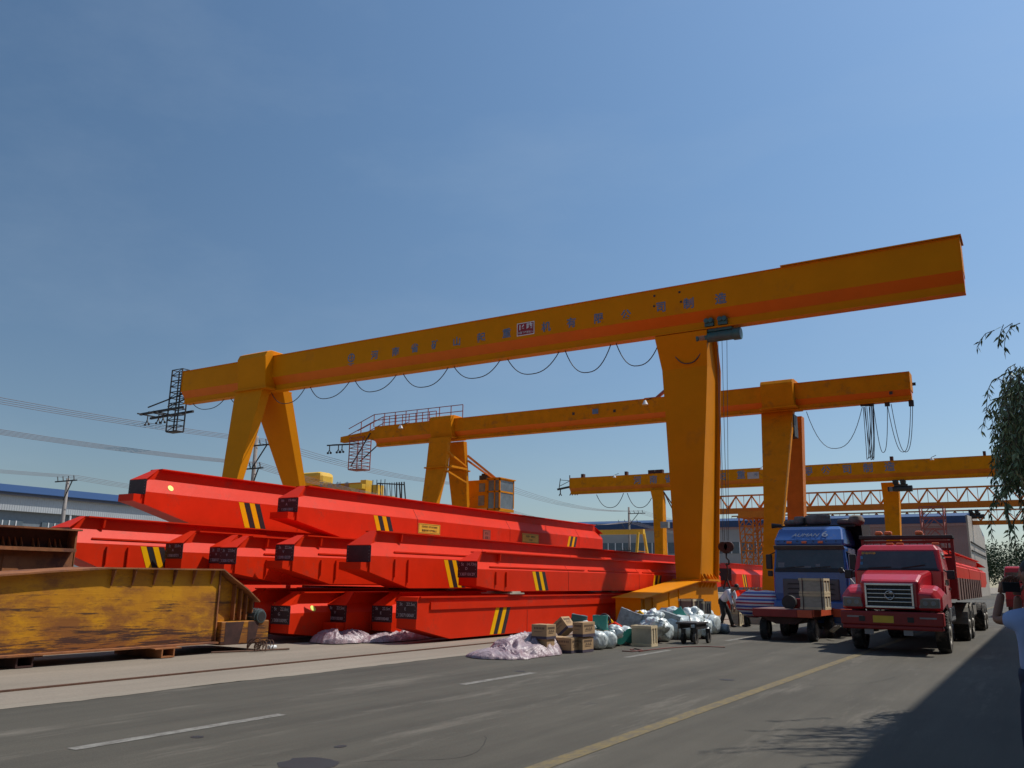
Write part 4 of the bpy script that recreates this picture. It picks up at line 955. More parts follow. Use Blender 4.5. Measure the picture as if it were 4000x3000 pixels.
# end section: darker recessed web with vertical ribs
ye1 = yz(1000, 2400)[0]; z_h = yz(900, 2262)[1]
es = MB(); es.prism([(y_end+.001, .62), (ye1, .62), (ye1, yz(1000, 2354)[1]-.01), (yz(955, 2307)[0], yz(955, 2307)[1]-.01), (yz(900, 2264)[0], yz(900, 2264)[1]-.01), (y_end+.001, top[-1][1]-.005)], 'x', XG-.9, XG-.12)
es.build('end_web', M_RYEL, rg_)
for px in (915, 940, 962, 985):
    y = yz(px, 2400)[0]; zt_ = 1.45-(px-900)*.0045+.0; ztop = min([yz(px, 2265+(px-900)*.9)[1]]); q = MB(); q.box(XG-.12, XG+.0, y-.012, y+.012, .64, ztop-.03); q.build('rib', M_RUST2, rg_)
MB().box(XG-.12, XG+.035, y_end-.015, y_end+.015, zlo, top[-1][1]).build('end_stiffener', M_RUST2, rg_)
# end carriage
ec0, ec1 = y_end+.06, yz(1035, 2450)[0]
ec = MB(); ec.box(XG-1.6, XG+.12, ec0, ec1, .14, .62); eco = ec.build('end_carriage', M_RYEL, rg_, bev=.02)
for a, b in ((.08, .42), (.55, .75)):
    q = MB(); s = ec0+(ec1-ec0)*a; e = ec0+(ec1-ec0)*b; q.add([(XG+.124, s, .15), (XG+.124, e-.06, .15), (XG+.124, e+.05, .61), (XG+.124, s, .61)], [(0, 1, 2, 3)]); q.build('dark_stripe', M_DRUST, eco)
mt = atX(1010, 2408, XG+.05); mo = MB(); mo.cyl(mt, .17, 'x', -.45, .05, 24); mo.cyl(mt, .14, 'x', .05, .10, 24); mtr = mo.build('motor', mat('motor_grey_green', (.07, .09, .09), .4), eco, bev=.015)
q = MB()
for k in range(12):
    a = 2*math.pi*k/12; q.bar(mt+Vector((-.38, math.cos(a)*.17, math.sin(a)*.17)), mt+Vector((-.02, math.cos(a)*.17, math.sin(a)*.17)), .012, .02)
q.build('cooling_fin', M_MGREY, mtr)
q = MB(); q.cyl(mt, .10, 'x', .10, .106, 20); q.build('fan_cover', M_DARK, mtr)
# blocks under
for px, py, lab in ((130, 2620, 'dark steel packing channel under the left part of the scraped yellow girder'), (640, 2572, 'rusty channel block under the right part of the scraped yellow girder')):
    p = atz(px, py, 0); q = MB(); x0 = XG-1.2; x1 = XG+.30 if px > 300 else XG+.1
    q.box(x0, x1, p.y, p.y+.30, .0, .03); q.box(x0, x1, p.y, p.y+.03, .031, .16); q.box(x0, x1, p.y+.27, p.y+.3, .031, .16); q.box(x0, x1, p.y-.15, p.y+.45, .161, .182)
    tag(q.build('packing_block', M_DRUST if px < 300 else M_RUST2), lab, 'block', 'steel packing blocks')
# second rusty girder behind at the left
XH = -17.3
r2 = thing('rusty_box_girder', 'brown rusty girder standing behind the scraped yellow one at the far left', 'girder', (XH-.6, 7, 0))
ya, yb_ = yz(-400, 2100, XH)[0], yz(292, 2150, XH)[0]; z1_ = yz(292, 2068, XH)[1]
MB().box(XH-1.2, XH, ya, yb_, .25, z1_-.45).build('body', M_RUST2, r2)
MB().box(XH-1.2, XH-.28, ya, yb_-.02, z1_-.449, z1_-.035).build('recess_web', M_DRUST, r2)
MB().box(XH-1.3, XH+.12, ya, yb_+.05, z1_-.035, z1_).build('top_flange', M_RUST2, r2)
MB().box(XH-.29, XH+.16, ya, yb_-.06, z1_-.47, z1_-.40).build('side_shelf', M_RUST2, r2)
MB().box(XH-1.2, XH-.0, yb_-.02, yb_+.02, .25, z1_-.036).build('end_plate', M_RUST2, r2)
for px in (42, 66, 90, 114, 160, 180, 225, 246, 265):
    y = yz(px, 2080, XH)[0]; q = MB(); q.prism([(XH-.27, z1_-.36), (XH-.16, z1_-.38), (XH-.27, z1_-.20)], 'y', y-.01, y+.01); q.build('rib', M_RUST2, r2)
MB().box(XH, XH+.02, yz(8, 2200, XH)[0], yz(72, 2200, XH)[0], .9, 1.9).build('access_panel', M_RUST2, r2)
q = MB(); q.box(XH-.8, XH+.1, yb_+.3, yb_+1.6, 1.18, 1.30); q.bar((XH-.2, yb_+.3, 1.33), (XH+.1, yb_+2.4, 1.33), .08); tag(q.build('scrap_plate', M_DRUST), 'dark scrap plate lying behind the scraped girder flange', 'scrap')

# ------------------------------------------------------------------ sheets of woven plastic
random.seed(4)
def tarp(label, c, sx, sy, hh, seed, rot=0, lobes=3):
    n = 90; q = MB(); vs = []; fs = []
    off = Vector((seed*7.3, seed*3.1, 0)); ca, sa = math.cos(rot), math.sin(rot)
    for i in range(n+1):
        for j in range(n+1):
            u, v = -1+2*i/n, -1+2*j/n
            r = math.hypot(u, v); ang = math.atan2(v, u)
            edge = .86+.16*noise.noise(Vector((math.cos(ang)*1.6, math.sin(ang)*1.6, seed)))+.05*noise.noise(Vector((math.cos(ang)*6, math.sin(ang)*6, seed)))
            mlt = max(abs(u), abs(v))
            uu, vv = (u*mlt/r*edge, v*mlt/r*edge) if r > 1e-6 else (0, 0)
            rr = mlt
            x, y = uu*sx, vv*sy
            env = max(0, 1-rr**2.2)**.55
            P = Vector((x*1.5, y*1.5, 0))+off
            w_ = Vector((noise.noise(P*1.3), noise.noise(P*1.3+Vector((9, 2, 1))), 0))*1.1
            ridge = 1-abs(noise.noise((P+w_)*1.35))*2.2; ridge2 = 1-abs(noise.noise((P+w_*1.5)*3.1+Vector((3, 3, 3))))*2
            z = hh*env*(.50+.27*ridge+.20*ridge2+.45*noise.noise(P*.6))+.012
            z = max(z, .008+.02*max(0, ridge2)*(1 if rr < 1 else .3))
            vs.append(c+Vector((x*ca-y*sa, x*sa+y*ca, z)))
    for i in range(n):
        for j in range(n):
            a = i*(n+1)+j; fs.append((a, a+1, a+n+2, a+n+1))
    q.add(vs, fs); return tag(q.build('plastic_sheet', M_WOV, smooth=True), label, 'plastic sheet', 'heaps of woven plastic sheeting')
tarp('large crumpled heap of pinkish woven plastic sheeting at the road edge by the cardboard boxes', atz(2055, 2553)+Vector((0, 0, 0)), .95, 1.2, .42, 1, rot=.25)
tarp('low flap of pinkish sheeting spread out in front of the large heap', atz(1960, 2568)+Vector((0, 0, 0)), .85, .7, .20, 2, rot=.5)
tarp('small pinkish sheeting heap on the concrete at the left under the red girders', atz(1320, 2505)+Vector((.1, 0, 0)), .85, 1.0, .42, 3, rot=.2)
tarp('long flat pinkish sheeting heap on the concrete below the end plates', atz(1540, 2503)+Vector((-.2, .6, 0)), .60, 1.9, .34, 5, rot=.1)

# ------------------------------------------------------------------ cardboard boxes and crates
def carton(label, c, wx, wy, h, rz=0, tilt=0, cname='cardboard_box', tape=True):
    """c = base point of the corner facing the road (max X, min Y)"""
    t = thing(cname, label, 'cardboard box', c, 'cardboard boxes beside the sheeting')
    M = Matrix.Translation(c) @ Matrix.Rotation(rz, 4, 'Z') @ Matrix.Rotation(tilt, 4, 'Y')
    MB().box(-wx, 0, 0, wy, 0, h).xf(M).build('carton', M_CARD, t, bev=.004)
    q = MB(); q.box(-wx-.0015, .0015, -.0015, wy+.0015, .004, h*.2); q.xf(M).build('printed_band', M_CARDB, t)
    q = MB()
    for k in range(7): x = -wx*.82+k*wx*.10; q.box(x, x+wx*.06, -.004, -.0018, h*.68, h*.82)
    for k in range(9): y = wy*.12+k*wy*.085; q.box(.0018, .004, y, y+wy*.05, h*.70, h*.84)
    q.box(-wx*.8, -wx*.3, -.004, -.0018, h*.5, h*.53); q.box(.0018, .004, wy*.2, wy*.8, h*.5, h*.53); q.box(.0018, .004, wy*.2, wy*.7, h*.4, h*.43)
    for k in range(3): q.box(.0018, .004, wy*(.3+k*.18), wy*(.38+k*.18), h*.56, h*.64)
    q.xf(M).build('printing', M_CARDI, t)
    q = MB(); q.box(-wx*.55, -wx*.45, -.002, wy+.002, h, h+.003); q.xf(M).build('tape', mat('brown_tape', (.30, .20, .10), .3), t)
    return t
A4 = atz(2232, 2554); carton('lower cardboard box standing frontmost on the asphalt at the left of the carton pile', A4, .44, .42, .335)
carton('lower cardboard box mostly hidden behind the frontmost one', A4+Vector((-.50, .16, 0)), .36, .4, .33)
A5 = atz(2272, 2552); carton('lower cardboard box at the right end of the carton pile', A5+Vector((.0, .05, 0)), .30, .55, .33)
carton('upper cardboard box stacked at the right on a lower one beside the green plates', A5+Vector((.02, .02, .345)), .26, .62, .32, rz=.0)
A1 = atz(2135, 2497, .0)
carton('upper cardboard box at the left end with open flaps', atz(2135, 2499, .33)+Vector((0, 0, 0)), .38, .42, .31)
q = atz(2135, 2499, .33); tag(MB().box(q.x-.36, q.x-.02, q.y+.05, q.y+.4, .0, .328).build('cardboard_box', M_CARD), 'cardboard box hidden under the open one at the left end', 'cardboard box', 'cardboard boxes beside the sheeting')
ctr_ = atY(2203, 2447, 18.75); loc_ = Matrix.Rotation(-R(40), 4, 'Y') @ Vector((-.17, .21, .165))
carton('tilted cardboard box leaning on its edge in the middle of the carton pile', ctr_-loc_, .34, .42, .33, tilt=-R(40))

def crate(label, c, wx, wy, h, mm=M_WOOD, straps=True, rz=0, grp='wooden crates', mp=None):
    t = thing('wooden_crate', label, 'crate', c, grp); M = Matrix.Translation(c) @ Matrix.Rotation(rz, 4, 'Z')
    MB().box(-wx+.02, -.02, .02, wy-.02, .01, h-.01).xf(M).build('panel', mp or M_WOODG, t)
    q = MB(); b = .05
    for z in (0, h-b*1.3):
        q.box(-wx, 0, 0, .022, z, z+b*1.3); q.box(-wx, 0, wy-.022, wy, z, z+b*1.3); q.box(-.022, 0, .0221, wy-.0221, z, z+b*1.3); q.box(-wx, -wx+.022, .0221, wy-.0221, z, z+b*1.3)
    for y in (.0221, wy*.5-b/2, wy-b-.0221): q.box(-.022, .0, y, y+b, b*1.31, h-b*1.31)
    q.xf(M).build('batten', mm, t)
    if straps:
        q = MB()
        for x in (-wx*.85, -wx*.12): q.box(x-.012, x+.012, -.003, wy+.003, -.0, h+.004)
        q.xf(M).build('strap', M_STRAP, t)
    return t
cc = atz(2545, 2527); crate('pale plywood crate standing on the asphalt among the wrapped hoists', cc, .56, .42, .50, straps=False, mp=mat('pale_plywood', (.44, .38, .27), .85, var=.15, vscale=4))
p = atY(2708, 2341, 27.3); crate('large strapped brown crate behind the wrapped hoists by the crane foot', Vector((p.x, 27.3, 0)), .52, 1.0, p.z, mp=mat('brown_board', (.25, .16, .12), .85))
crate('narrow strapped grey crate at the right of the large brown one', Vector((atY(2758, 2350, 27.6).x, 27.6, 0)), .16, .5, atY(2758, 2350, 27.6).z)
p = atz(2875, 2446)
k = 0
for dx, dz, lab in ((0, 0, 'lower crate of the two crate stack in front of the bending man'), (0, .515, 'upper crate of the two crate stack the bending man holds')):
    crate(lab, p+Vector((dx+.12, .10, dz-(.0))), .36, .5, .50)

# wrapped hoists
def crumple(mb, amp, sc_, seed):
    out = []
    cen = sum(mb.v, Vector())/len(mb.v)
    for p in mb.v:
        d = (p-cen).normalized(); nn = noise.noise(p*sc_+Vector((seed, seed*2, 0)))+.5*noise.noise(p*sc_*2.4+Vector((seed*3, 1, 2)))
        out.append(p+d*amp*nn)
    mb.v = out; return mb
def dense_drum(c, r, ln, ang, seed, flat=1.0, n=40, k=16, amp=.035):
    mb = MB(); ax = Vector((math.cos(ang), math.sin(ang), 0)); s = Vector((-math.sin(ang), math.cos(ang), 0)); rings = []
    for i in range(k+1):
        t = i/k; rr = r*(1 if .07 < t < .93 else .86); cc_ = c+ax*(t-.5)*ln
        rings.append([cc_+(s*math.cos(a)+Vector((0, 0, 1))*math.sin(a))*rr for a in [2*math.pi*j/n for j in range(n)]])
    e = c+ax*(.5*ln+.015); rings.append([e+(s*math.cos(a)+Vector((0, 0, 1))*math.sin(a))*r*.5 for a in [2*math.pi*j/n for j in range(n)]])
    mb.loft(rings); return crumple(mb, amp, 5, seed), ax, s
def wrapped(label, c, r, ln, ang, seed, green=False, m=M_PLAS, motor=True, z=0):
    t = thing('wrapped_hoist', label, 'wrapped hoist', (c.x, c.y, z), 'hoists wrapped in clear plastic')
    cc_ = Vector((c.x, c.y, r+z)); mb, ax, s = dense_drum(cc_, r, ln, ang, seed); mb.build('wrapped_drum', m, t, smooth=True)
    if green:
        q = MB(); e = cc_+ax*(ln*.5+.02); q.tube([e, e+ax*.03], r*.82, 20); q.build('green_end_cover', M_GREEN, t)
    if motor:
        mb2, _, _ = dense_drum(cc_-ax*(ln*.5+.10)+Vector((0, 0, r*.35)), r*.6, .34, ang+.1, seed+3, amp=.04); mb2.build('wrapped_motor', m, t, smooth=True)
    q = MB()
    for f in (-.2, .18): 
        e = cc_+ax*ln*f; q.tube([e+(s*math.cos(a)+Vector((0, 0, 1))*math.sin(a))*(r+.02) for a in [2*math.pi*j/20 for j in range(21)]], .008, 5)
    q.build('twine', mat('brown_twine', (.22, .15, .08), .9), t)
    return t
def gp(px, py): return atz(px, py)
wrapped('white wrapped hoist drum nearest the cardboard boxes', gp(2345, 2540)+Vector((-.28, .2, 0)), .215, .6, -.35, 1)
wrapped('second white wrapped hoist drum from the cardboard boxes', gp(2380, 2536)+Vector((-.28, .25, 0)), .20, .6, -.35, 2)
wrapped('plastic wrapped hoist with an oval green end cover, left of the matching one', gp(2417, 2525)+Vector((-.25, .2, 0)), .23, .55, -.5, 3, green=True)
wrapped('plastic wrapped hoist with an oval green end cover touching the plywood crate', gp(2455, 2520)+Vector((-.25, .2, 0)), .225, .55, -.5, 4, green=True)
wrapped('big shiny wrapped drum just right of the plywood crate', gp(2595, 2508)+Vector((-.25, .2, 0)), .27, .7, -.3, 5)
wrapped('large horizontal wrapped cylinder behind the black handcart', gp(2668, 2500)+Vector((-.1, .3, 0)), .33, .95, .5, 6)
wrapped('wrapped hoist lying between the large cylinder and the rightmost drum', gp(2725, 2482)+Vector((0, .2, 0)), .25, .7, .2, 7)
wrapped('rightmost large wrapped drum near the bending man', gp(2772, 2478)+Vector((-.1, .25, 0)), .30, .6, -.2, 8)
wrapped('small blue grey wrapped motor at the right end of the hoist row', gp(2818, 2475)+Vector((-.05, .1, 0)), .16, .5, -.2, 9, m=M_PLASG, motor=False)
wrapped('wrapped hoist in the back row behind the plywood crate', gp(2520, 2480)+Vector((-.3, 2.0, 0)), .34, 1.0, .5, 10, m=M_PLASG)
wrapped('wrapped hoist in the back row behind the shiny drum', gp(2600, 2470)+Vector((-.3, 2.2, 0)), .36, .9, .2, 11)
wrapped('wrapped hoist in the back row with a pale tail near the brown crate', gp(2690, 2462)+Vector((-.2, 1.6, 0)), .36, .9, -.1, 12)
def panelobj(label, px, py, Y, w_, h_, th, rz, tilt, m, seed, nm='wrapped_box', cat='wrapped part'):
    t = atY(px, py, Y); q = MB(); n = 8
    vs = []; 
    for i in range(n+1):
        for j in range(n+1): vs.append((-w_/2+w_*i/n, 0, -h_/2+h_*j/n))
    fs = [(i*(n+1)+j, (i+1)*(n+1)+j, (i+1)*(n+1)+j+1, i*(n+1)+j+1) for i in range(n) for j in range(n)]
    k = len(vs); vs += [(x, th, z) for x, y, z in vs]; fs2 = [tuple(a+k for a in f[::-1]) for f in fs]
    rim = [i*(n+1) for i in range(n+1)] + [n*(n+1)+j for j in range(1, n+1)] + [i*(n+1)+n for i in range(n-1, -1, -1)] + [j for j in range(n-1, 0, -1)]
    side = [(rim[i], rim[(i+1) % len(rim)], rim[(i+1) % len(rim)]+k, rim[i]+k) for i in range(len(rim))]
    q.add(vs, fs+fs2+side); crumple(q, .012, 7, seed)
    q.xf(Matrix.Translation(t) @ Matrix.Rotation(rz, 4, 'Z') @ Matrix.Rotation(tilt, 4, 'Y'))
    return tag(q.build(nm, m, smooth=False), label, cat, 'loose hoist parts on the pile')
Yp = 20.2
panelobj('dark green gear plate with a brown rim behind the cardboard boxes', 2258, 2432, 19.4, .38, .36, .28, .35, .15, M_TEAL, 1, 'gear_housing')
panelobj('bright teal gear plate standing upright on the white wrapped drums', 2342, 2437, 19.6, .36, .40, .14, .2, 0, M_GREEN, 2, 'gear_housing')
panelobj('small bright teal panel sticking up tilted from the middle of the pile', 2657, 2401, 24.2, .28, .36, .05, .3, -.6, mat('pale_teal', (.05, .30, .25), .4), 3, 'gear_housing')
panelobj('grey wrapped slab leaning at the left of the back row', 2455, 2425, 22.6, .62, .55, .22, .3, .35, M_PLASG, 4)
panelobj('grey wrapped box with twine in the back row behind the plywood crate', 2528, 2432, 22.8, .6, .42, .4, .1, 0, M_PLASG, 5)
panelobj('dark grey wrapped box with a white edge right of the shiny drum', 2615, 2425, 23.6, .55, .40, .35, .2, .3, M_PLASG, 6)
random.seed(9)
def clump(label, px, py, Y, r, m, seed, nm='plastic_wrap'):
    c = atY(px, py, Y); q = MB(); bm = bmesh.new(); bmesh.ops.create_icosphere(bm, subdivisions=4, radius=r)
    vs = []
    for v in bm.verts:
        p = v.co; d = 1+.55*noise.noise(p/r*1.4+Vector((seed, 0, 0)))+.30*(1-2*abs(noise.noise(p/r*3.2+Vector((0, seed, 0)))))
        vs.append(c+Vector((p.x*d*1.15, p.y*d, p.z*d*.85)))
    q.add(vs, [tuple(v.index for v in f.verts) for f in bm.faces]); bm.free()
    return tag(q.build(nm, m, smooth=True), label, 'plastic wrap', 'bunched plastic on the pile')
for i, (px, py, Y, r, m, lab) in enumerate(((2555, 2408, 23.2, .18, M_PLAS, 'bunched clear plastic tied above the back row near the slab'), (2560, 2445, 22.2, .26, M_PLAS, 'bulging white plastic fold behind the plywood crate'), (2505, 2408, 23.6, .17, M_PLAS, 'small plastic bunch on the grey wrapped box'),
        (2628, 2402, 24.4, .2, M_PLAS, 'plastic bunch left of the teal panel'), (2700, 2404, 25.2, .24, M_PLAS, 'plastic bunch right of the teal panel'), (2722, 2432, 25.0, .22, M_PLAS, 'lower plastic fold before the brown crate'), (2742, 2462, 24.6, .2, M_PLASG, 'dim plastic fold behind the handcart corner'),
        (2400, 2470, 20.0, .16, M_PLAS, 'plastic bunch above the green covers'), (2570, 2438, 21.6, .15, M_PLAS, 'plastic bunch left of the shiny drum'), (2290, 2450, 19.4, .15, M_PLAS, 'plastic bunch at the dark green gear plate'), (2665, 2440, 24.0, .20, M_PLASG, 'dim plastic fold under the teal panel'), (2640, 2420, 24.6, .2, M_PLAS, 'plastic bunch over the large cylinder'))):
    clump(lab, px, py, Y, r, m, i+1)
# orange and red guide parts
for px, py, Y, r, m, lab, nm in ((2385, 2425, 20.6, .12, M_BLK, 'black ring handwheel on the pile', 'ring'),):
    c = atY(px-22, py, Y); q = MB(); q.tube([c+Vector((math.cos(a)*.16, -.03, math.sin(a)*.15)) for a in [2*math.pi*j/20 for j in range(21)]], .035, 8); tag(q.build(nm, m, smooth=True), lab, 'ring')
for px, py, Y, wv, m, lab in ((2402, 2452, 20.4, .17, M_RED, 'rounded red cover on the pile above the green ended hoists'), (2385, 2432, 20.8, .07, M_SYEL, 'orange clamp lying by the black ring'), (2575, 2436, 22, .12, M_SYEL, 'orange rope guide beside the shiny drum'), (2712, 2392, 25.4, .12, M_SYEL, 'orange rope guide on top of the right part of the pile'), (2500, 2400, 23.4, .10, M_SYEL, 'yellow bracket behind the grey wrapped box')):
    c = atY(px, py, Y); q = MB(); q.tube([c+Vector((-wv, 0, -.08)), c+Vector((-wv*.7, 0, .02)), c+Vector((0, 0, .08)), c+Vector((wv*.7, 0, .02)), c+Vector((wv, 0, -.08))], wv*.42, 10); tag(q.build('hoist_guard', m, smooth=True), lab, 'guard', 'coloured hoist parts')
# handcart
hc = thing('handcart', 'low black flat handcart standing in front of the wrapped hoists', 'handcart', atz(2715, 2512))
a = atz(2672, 2515); b = atz(2758, 2512)
zd = .50; x0, x1 = a.x-.05, b.x+.05; y0 = a.y-.05
MB().box(x0-.15, x1-.02, y0, y0+.9, zd, zd+.05).build('deck', M_DARK, hc, bev=.01)
for x in (x0-.1, x1-.1): MB().box(x, x+.05, y0+.05, y0+.85, zd-.12, zd-.001).build('side_rail', M_DARK, hc)
for x, y in ((x0, y0+.15), (x1-.12, y0+.15), (x0+.02, y0+.8), (x1+.0, y0+.8)):
    q = MB(); q.cyl((x, y, .14), .14, 'x', -.03, .04, 18); wq = q.build('wheel', M_TYRE, hc); MB().box(x-.05, x+.06, y-.03, y+.03, .14, zd-.12).build('fork', M_DARK, wq)
# hose on the asphalt
q = MB(); pts = [atz(2430, 2543, .012), atz(2470, 2545, .012), atz(2510, 2540, .012), atz(2480, 2534, .012), atz(2462, 2537, .012), atz(2500, 2545, .012), atz(2540, 2538, .012), atz(2600, 2532, .012), atz(2680, 2526, .012), atz(2760, 2525, .012), atz(2832, 2528, .012)]
q.tube(pts, .014, 6); tag(q.build('hose', mat('dull_red_hose', (.16, .05, .04), .7), smooth=True), 'dull red hose trailing over the asphalt before the handcart', 'hose')
# wire scrap by the motor
q = MB(); c = atz(995, 2545)
random.seed(3)
for i in range(7):
    bx = c+Vector((random.uniform(-.25, .3), random.uniform(-.5, .5), 0)); rr = random.uniform(.08, .16)
    q.tube([bx+Vector((math.cos(t)*rr, math.sin(t*1.3)*rr*.6, abs(math.sin(t))*rr*1.6+.015)) for t in [j*.35 for j in range(14)]], .010, 5)
q.tube([c+Vector((-.3, -.9, .02)), c+Vector((0, 0, .02)), c+Vector((.2, .8, .02))], .02, 5)
tag(q.build('scrap_wire', M_RUST), 'tangle of rusty scrap wire on the concrete by the striped end carriage', 'scrap wire')
q = MB(); p = atz(1062, 2538); q.cyl(p+Vector((0, 0, .05)), .045, 'y', -.1, .1, 12); tag(q.build('white_bottle', M_WHITE), 'small white bottle lying by the scrap wire', 'bottle')

# ------------------------------------------------------------------ wheels
def wheel(parent, c, r, wd, dual=False, side=1):
    """axis along X; side=+1: hub facing +X"""
    q = MB(); cx = Vector(c)
    prof = [(-wd/2, r*.62), (-wd/2, r*.90), (-wd*.38, r*.985), (-wd*.2, r), (wd*.2, r), (wd*.38, r*.985), (wd/2, r*.90), (wd/2, r*.62)]
    n = 36; rings = [[cx+Vector((a, math.cos(t)*b, math.sin(t)*b)) for t in [2*math.pi*j/n for j in range(n)]] for a, b in prof]
    q.loft(rings, cap=False)
    for j in range(n):
        t = 2*math.pi*j/n
        for sx in (-.32, .32): q.bar(cx+Vector((sx*wd, math.cos(t)*r*.985, math.sin(t)*r*.985)), cx+Vector((sx*wd*1.3, math.cos(t+.05)*r*.955, math.sin(t+.05)*r*.955)), .03, .03)
    wo = thing_part('wheel', parent, q, M_TYRE)
    q = MB(); s = side
    prof = [(wd*.50*s, r*.65), (wd*.46*s, r*.57), (wd*.30*s, r*.52), (wd*.28*s, r*.32), (wd*.55*s, r*.22), (wd*.58*s, .02)]
    rings = [[cx+Vector((a, math.cos(t)*b, math.sin(t)*b)) for t in [2*math.pi*j/24 for j in range(24)]] for a, b in prof]
    q.loft(rings, cap=False)
    back = [(-wd*.3*s, r*.63), (-wd*.3*s, .02)]
    q.loft([[cx+Vector((a, math.cos(t)*b, math.sin(t)*b)) for t in [2*math.pi*j/24 for j in range(24)]] for a, b in back], cap=False)
    for j in range(8):
        t = 2*math.pi*j/8; q.cyl(cx+Vector((wd*.28*s, math.cos(t)*r*.38, math.sin(t)*r*.38)), .03, 'x', 0, .06*s, 8)
    q.build('rim', M_RIM, wo, smooth=False)
    return wo
def thing_part(name, parent, mb, m): return mb.build(name, m, parent, smooth=False)

def lathe_box(name, parent, m, rings, bev=0, smooth=False):
    q = MB(); q.loft(rings); return q.build(name, m, parent, bev=bev, smooth=smooth)
def rect(xl, xr, y, zl, zh): return [(xl, y, zl), (xr, y, zl), (xr, y, zh), (xl, y, zh)]
def hr(xl, xr, yf, yb, z): return [(xl, yf, z), (xr, yf, z), (xr, yb, z), (xl, yb, z)]

# ------------------------------------------------------------------ red long-nosed truck
TX = -3.28; FY = 22.55; HW = 1.14
tr = thing('red_lorry', 'red long nosed lorry with a chrome grille carrying a red girder on its bed', 'lorry', (TX, 26, 0), 'lorries on the road')
X0, X1 = TX-HW, TX+HW
b = MB(); b.box(X0, X1, FY, FY+.32, .66, .98); b.box(X0+.03, X1-.03, FY+.02, FY+.3, .56, .66); bmp = b.build('bumper', M_TREDD, tr, bev=.03)
MB().box(TX-.40, TX+.06, FY-.012, FY-.002, .72, .88).build('number_plate', M_PLATEY, bmp)
for x in (X0+.18, X1-.48): text('▬▬▬', .12, face_negY(Vector((x+.15, FY-.006, .86))), M_MGREY, bmp, 'marking', .002)
for x in (TX-.72, TX+.36): MB().box(x, x+.14, FY-.01, FY-.001, .74, .86).build('tow_eye', M_DARK, bmp, bev=.01)
for x in (TX-.62, TX+.25): MB().box(x, x+.2, FY+.06, FY+.1, .44, .56).build('lamp_bracket', M_MGREY, bmp)
# nose: grille panel + hood
hood = [rect(TX-.66, TX+.66, FY+.16, 1.02, 1.70), rect(TX-.70, TX+.70, FY+.6, 1.02, 1.86), rect(TX-.80, TX+.80, FY+1.75, 1.02, 1.98)]
lathe_box('hood', tr, M_TRED, hood, bev=.08)
gr = MB(); gx0, gx1, gz0, gz1 = TX-.56, TX+.53, 1.06, 1.64
for a, bb_, c, d_ in ((gx0, gx1, gz0, gz0+.05), (gx0, gx1, gz1-.05, gz1), (gx0, gx0+.05, gz0+.05, gz1-.05), (gx1-.05, gx1, gz0+.05, gz1-.05)): gr.box(a, bb_, FY+.08, FY+.16, c, d_)
for k in range(1, 5): z = gz0+.05+(gz1-gz0-.1)*k/5; gr.box(gx0+.05, gx1-.05, FY+.10, FY+.15, z-.012, z+.012)
gro = gr.build('grille', M_CHROME, tr, bev=.008)
q = MB(); q.box(gx0+.03, gx1-.03, FY+.145, FY+.158, gz0+.03, gz1-.03); q.build('grille_mesh', M_BLK, gro)
q = MB(); 
for k in range(1, 9): x = gx0+.05+(gx1-gx0-.1)*k/9; q.box(x-.006, x+.006, FY+.12, FY+.145, gz0+.05, gz1-.05)
q.build('grille_bars', M_DARK, gro)
q = MB(); c = Vector((TX, FY+.07, 1.36)); q.tube([c+Vector((math.cos(a)*.10, 0, math.sin(a)*.10)) for a in [2*math.pi*j/24 for j in range(25)]], .014, 6)
for s in (1, -1): q.tube([c+Vector((s*.075*math.cos(t), -.005, s*.05*math.sin(t*1.5)+s*.02)) for t in [j*.25 for j in range(9)]], [.012, .014, .018, .02, .02, .018, .015, .01, .006], 6)
q.build('badge', M_CHROME, gro, smooth=True)
# fenders
for s in (-1, 1):
    xi, xo = TX+s*.60, TX+s*(HW-.0)
    fr = []
    for y, zl, zh, o in ((FY+.14, 1.02, 1.40, .10), (FY+.3, 1.00, 1.52, .02), (FY+.7, 1.08, 1.60, 0), (FY+1.2, 1.12, 1.56, 0), (FY+1.62, 1.0, 1.44, .02)):
        fr.append([(xi, y, zl), (xo-s*o, y, zl), (xo-s*o, y, zh-.18), (xo-s*(o+.14), y, zh), (xi, y, zh+.02)])
    q = MB(); q.loft(fr); fo = q.build('fender', M_TRED, tr, bev=.05)
    hx0, hx1 = sorted((TX+s*.62, TX+s*(HW-.06)))
    q = MB(); q.prism([(hx0 if s < 0 else hx0, 1.08), (hx1, 1.08), (hx1-(0 if s > 0 else .06), 1.30), (hx0+(.08 if s > 0 else 0), 1.30 if s > 0 else 1.30)], 'y', FY+.095, FY+.15)
    hl = q.build('headlight', M_MGREY, fo, bev=.01)
    q = MB(); q.box(hx0+.035, hx1-.03, FY+.085, FY+.094, 1.10, 1.275); q.build('lens', mat('lamp_glass', (.10, .10, .10), .08, spec=.8), hl)
    for xx in (.15, .32): q = MB(); q.cyl((hx0+xx, FY+.083, 1.19), .055, 'y', -.004, .002, 16); q.build('bulb_reflector', M_MGREY, hl)
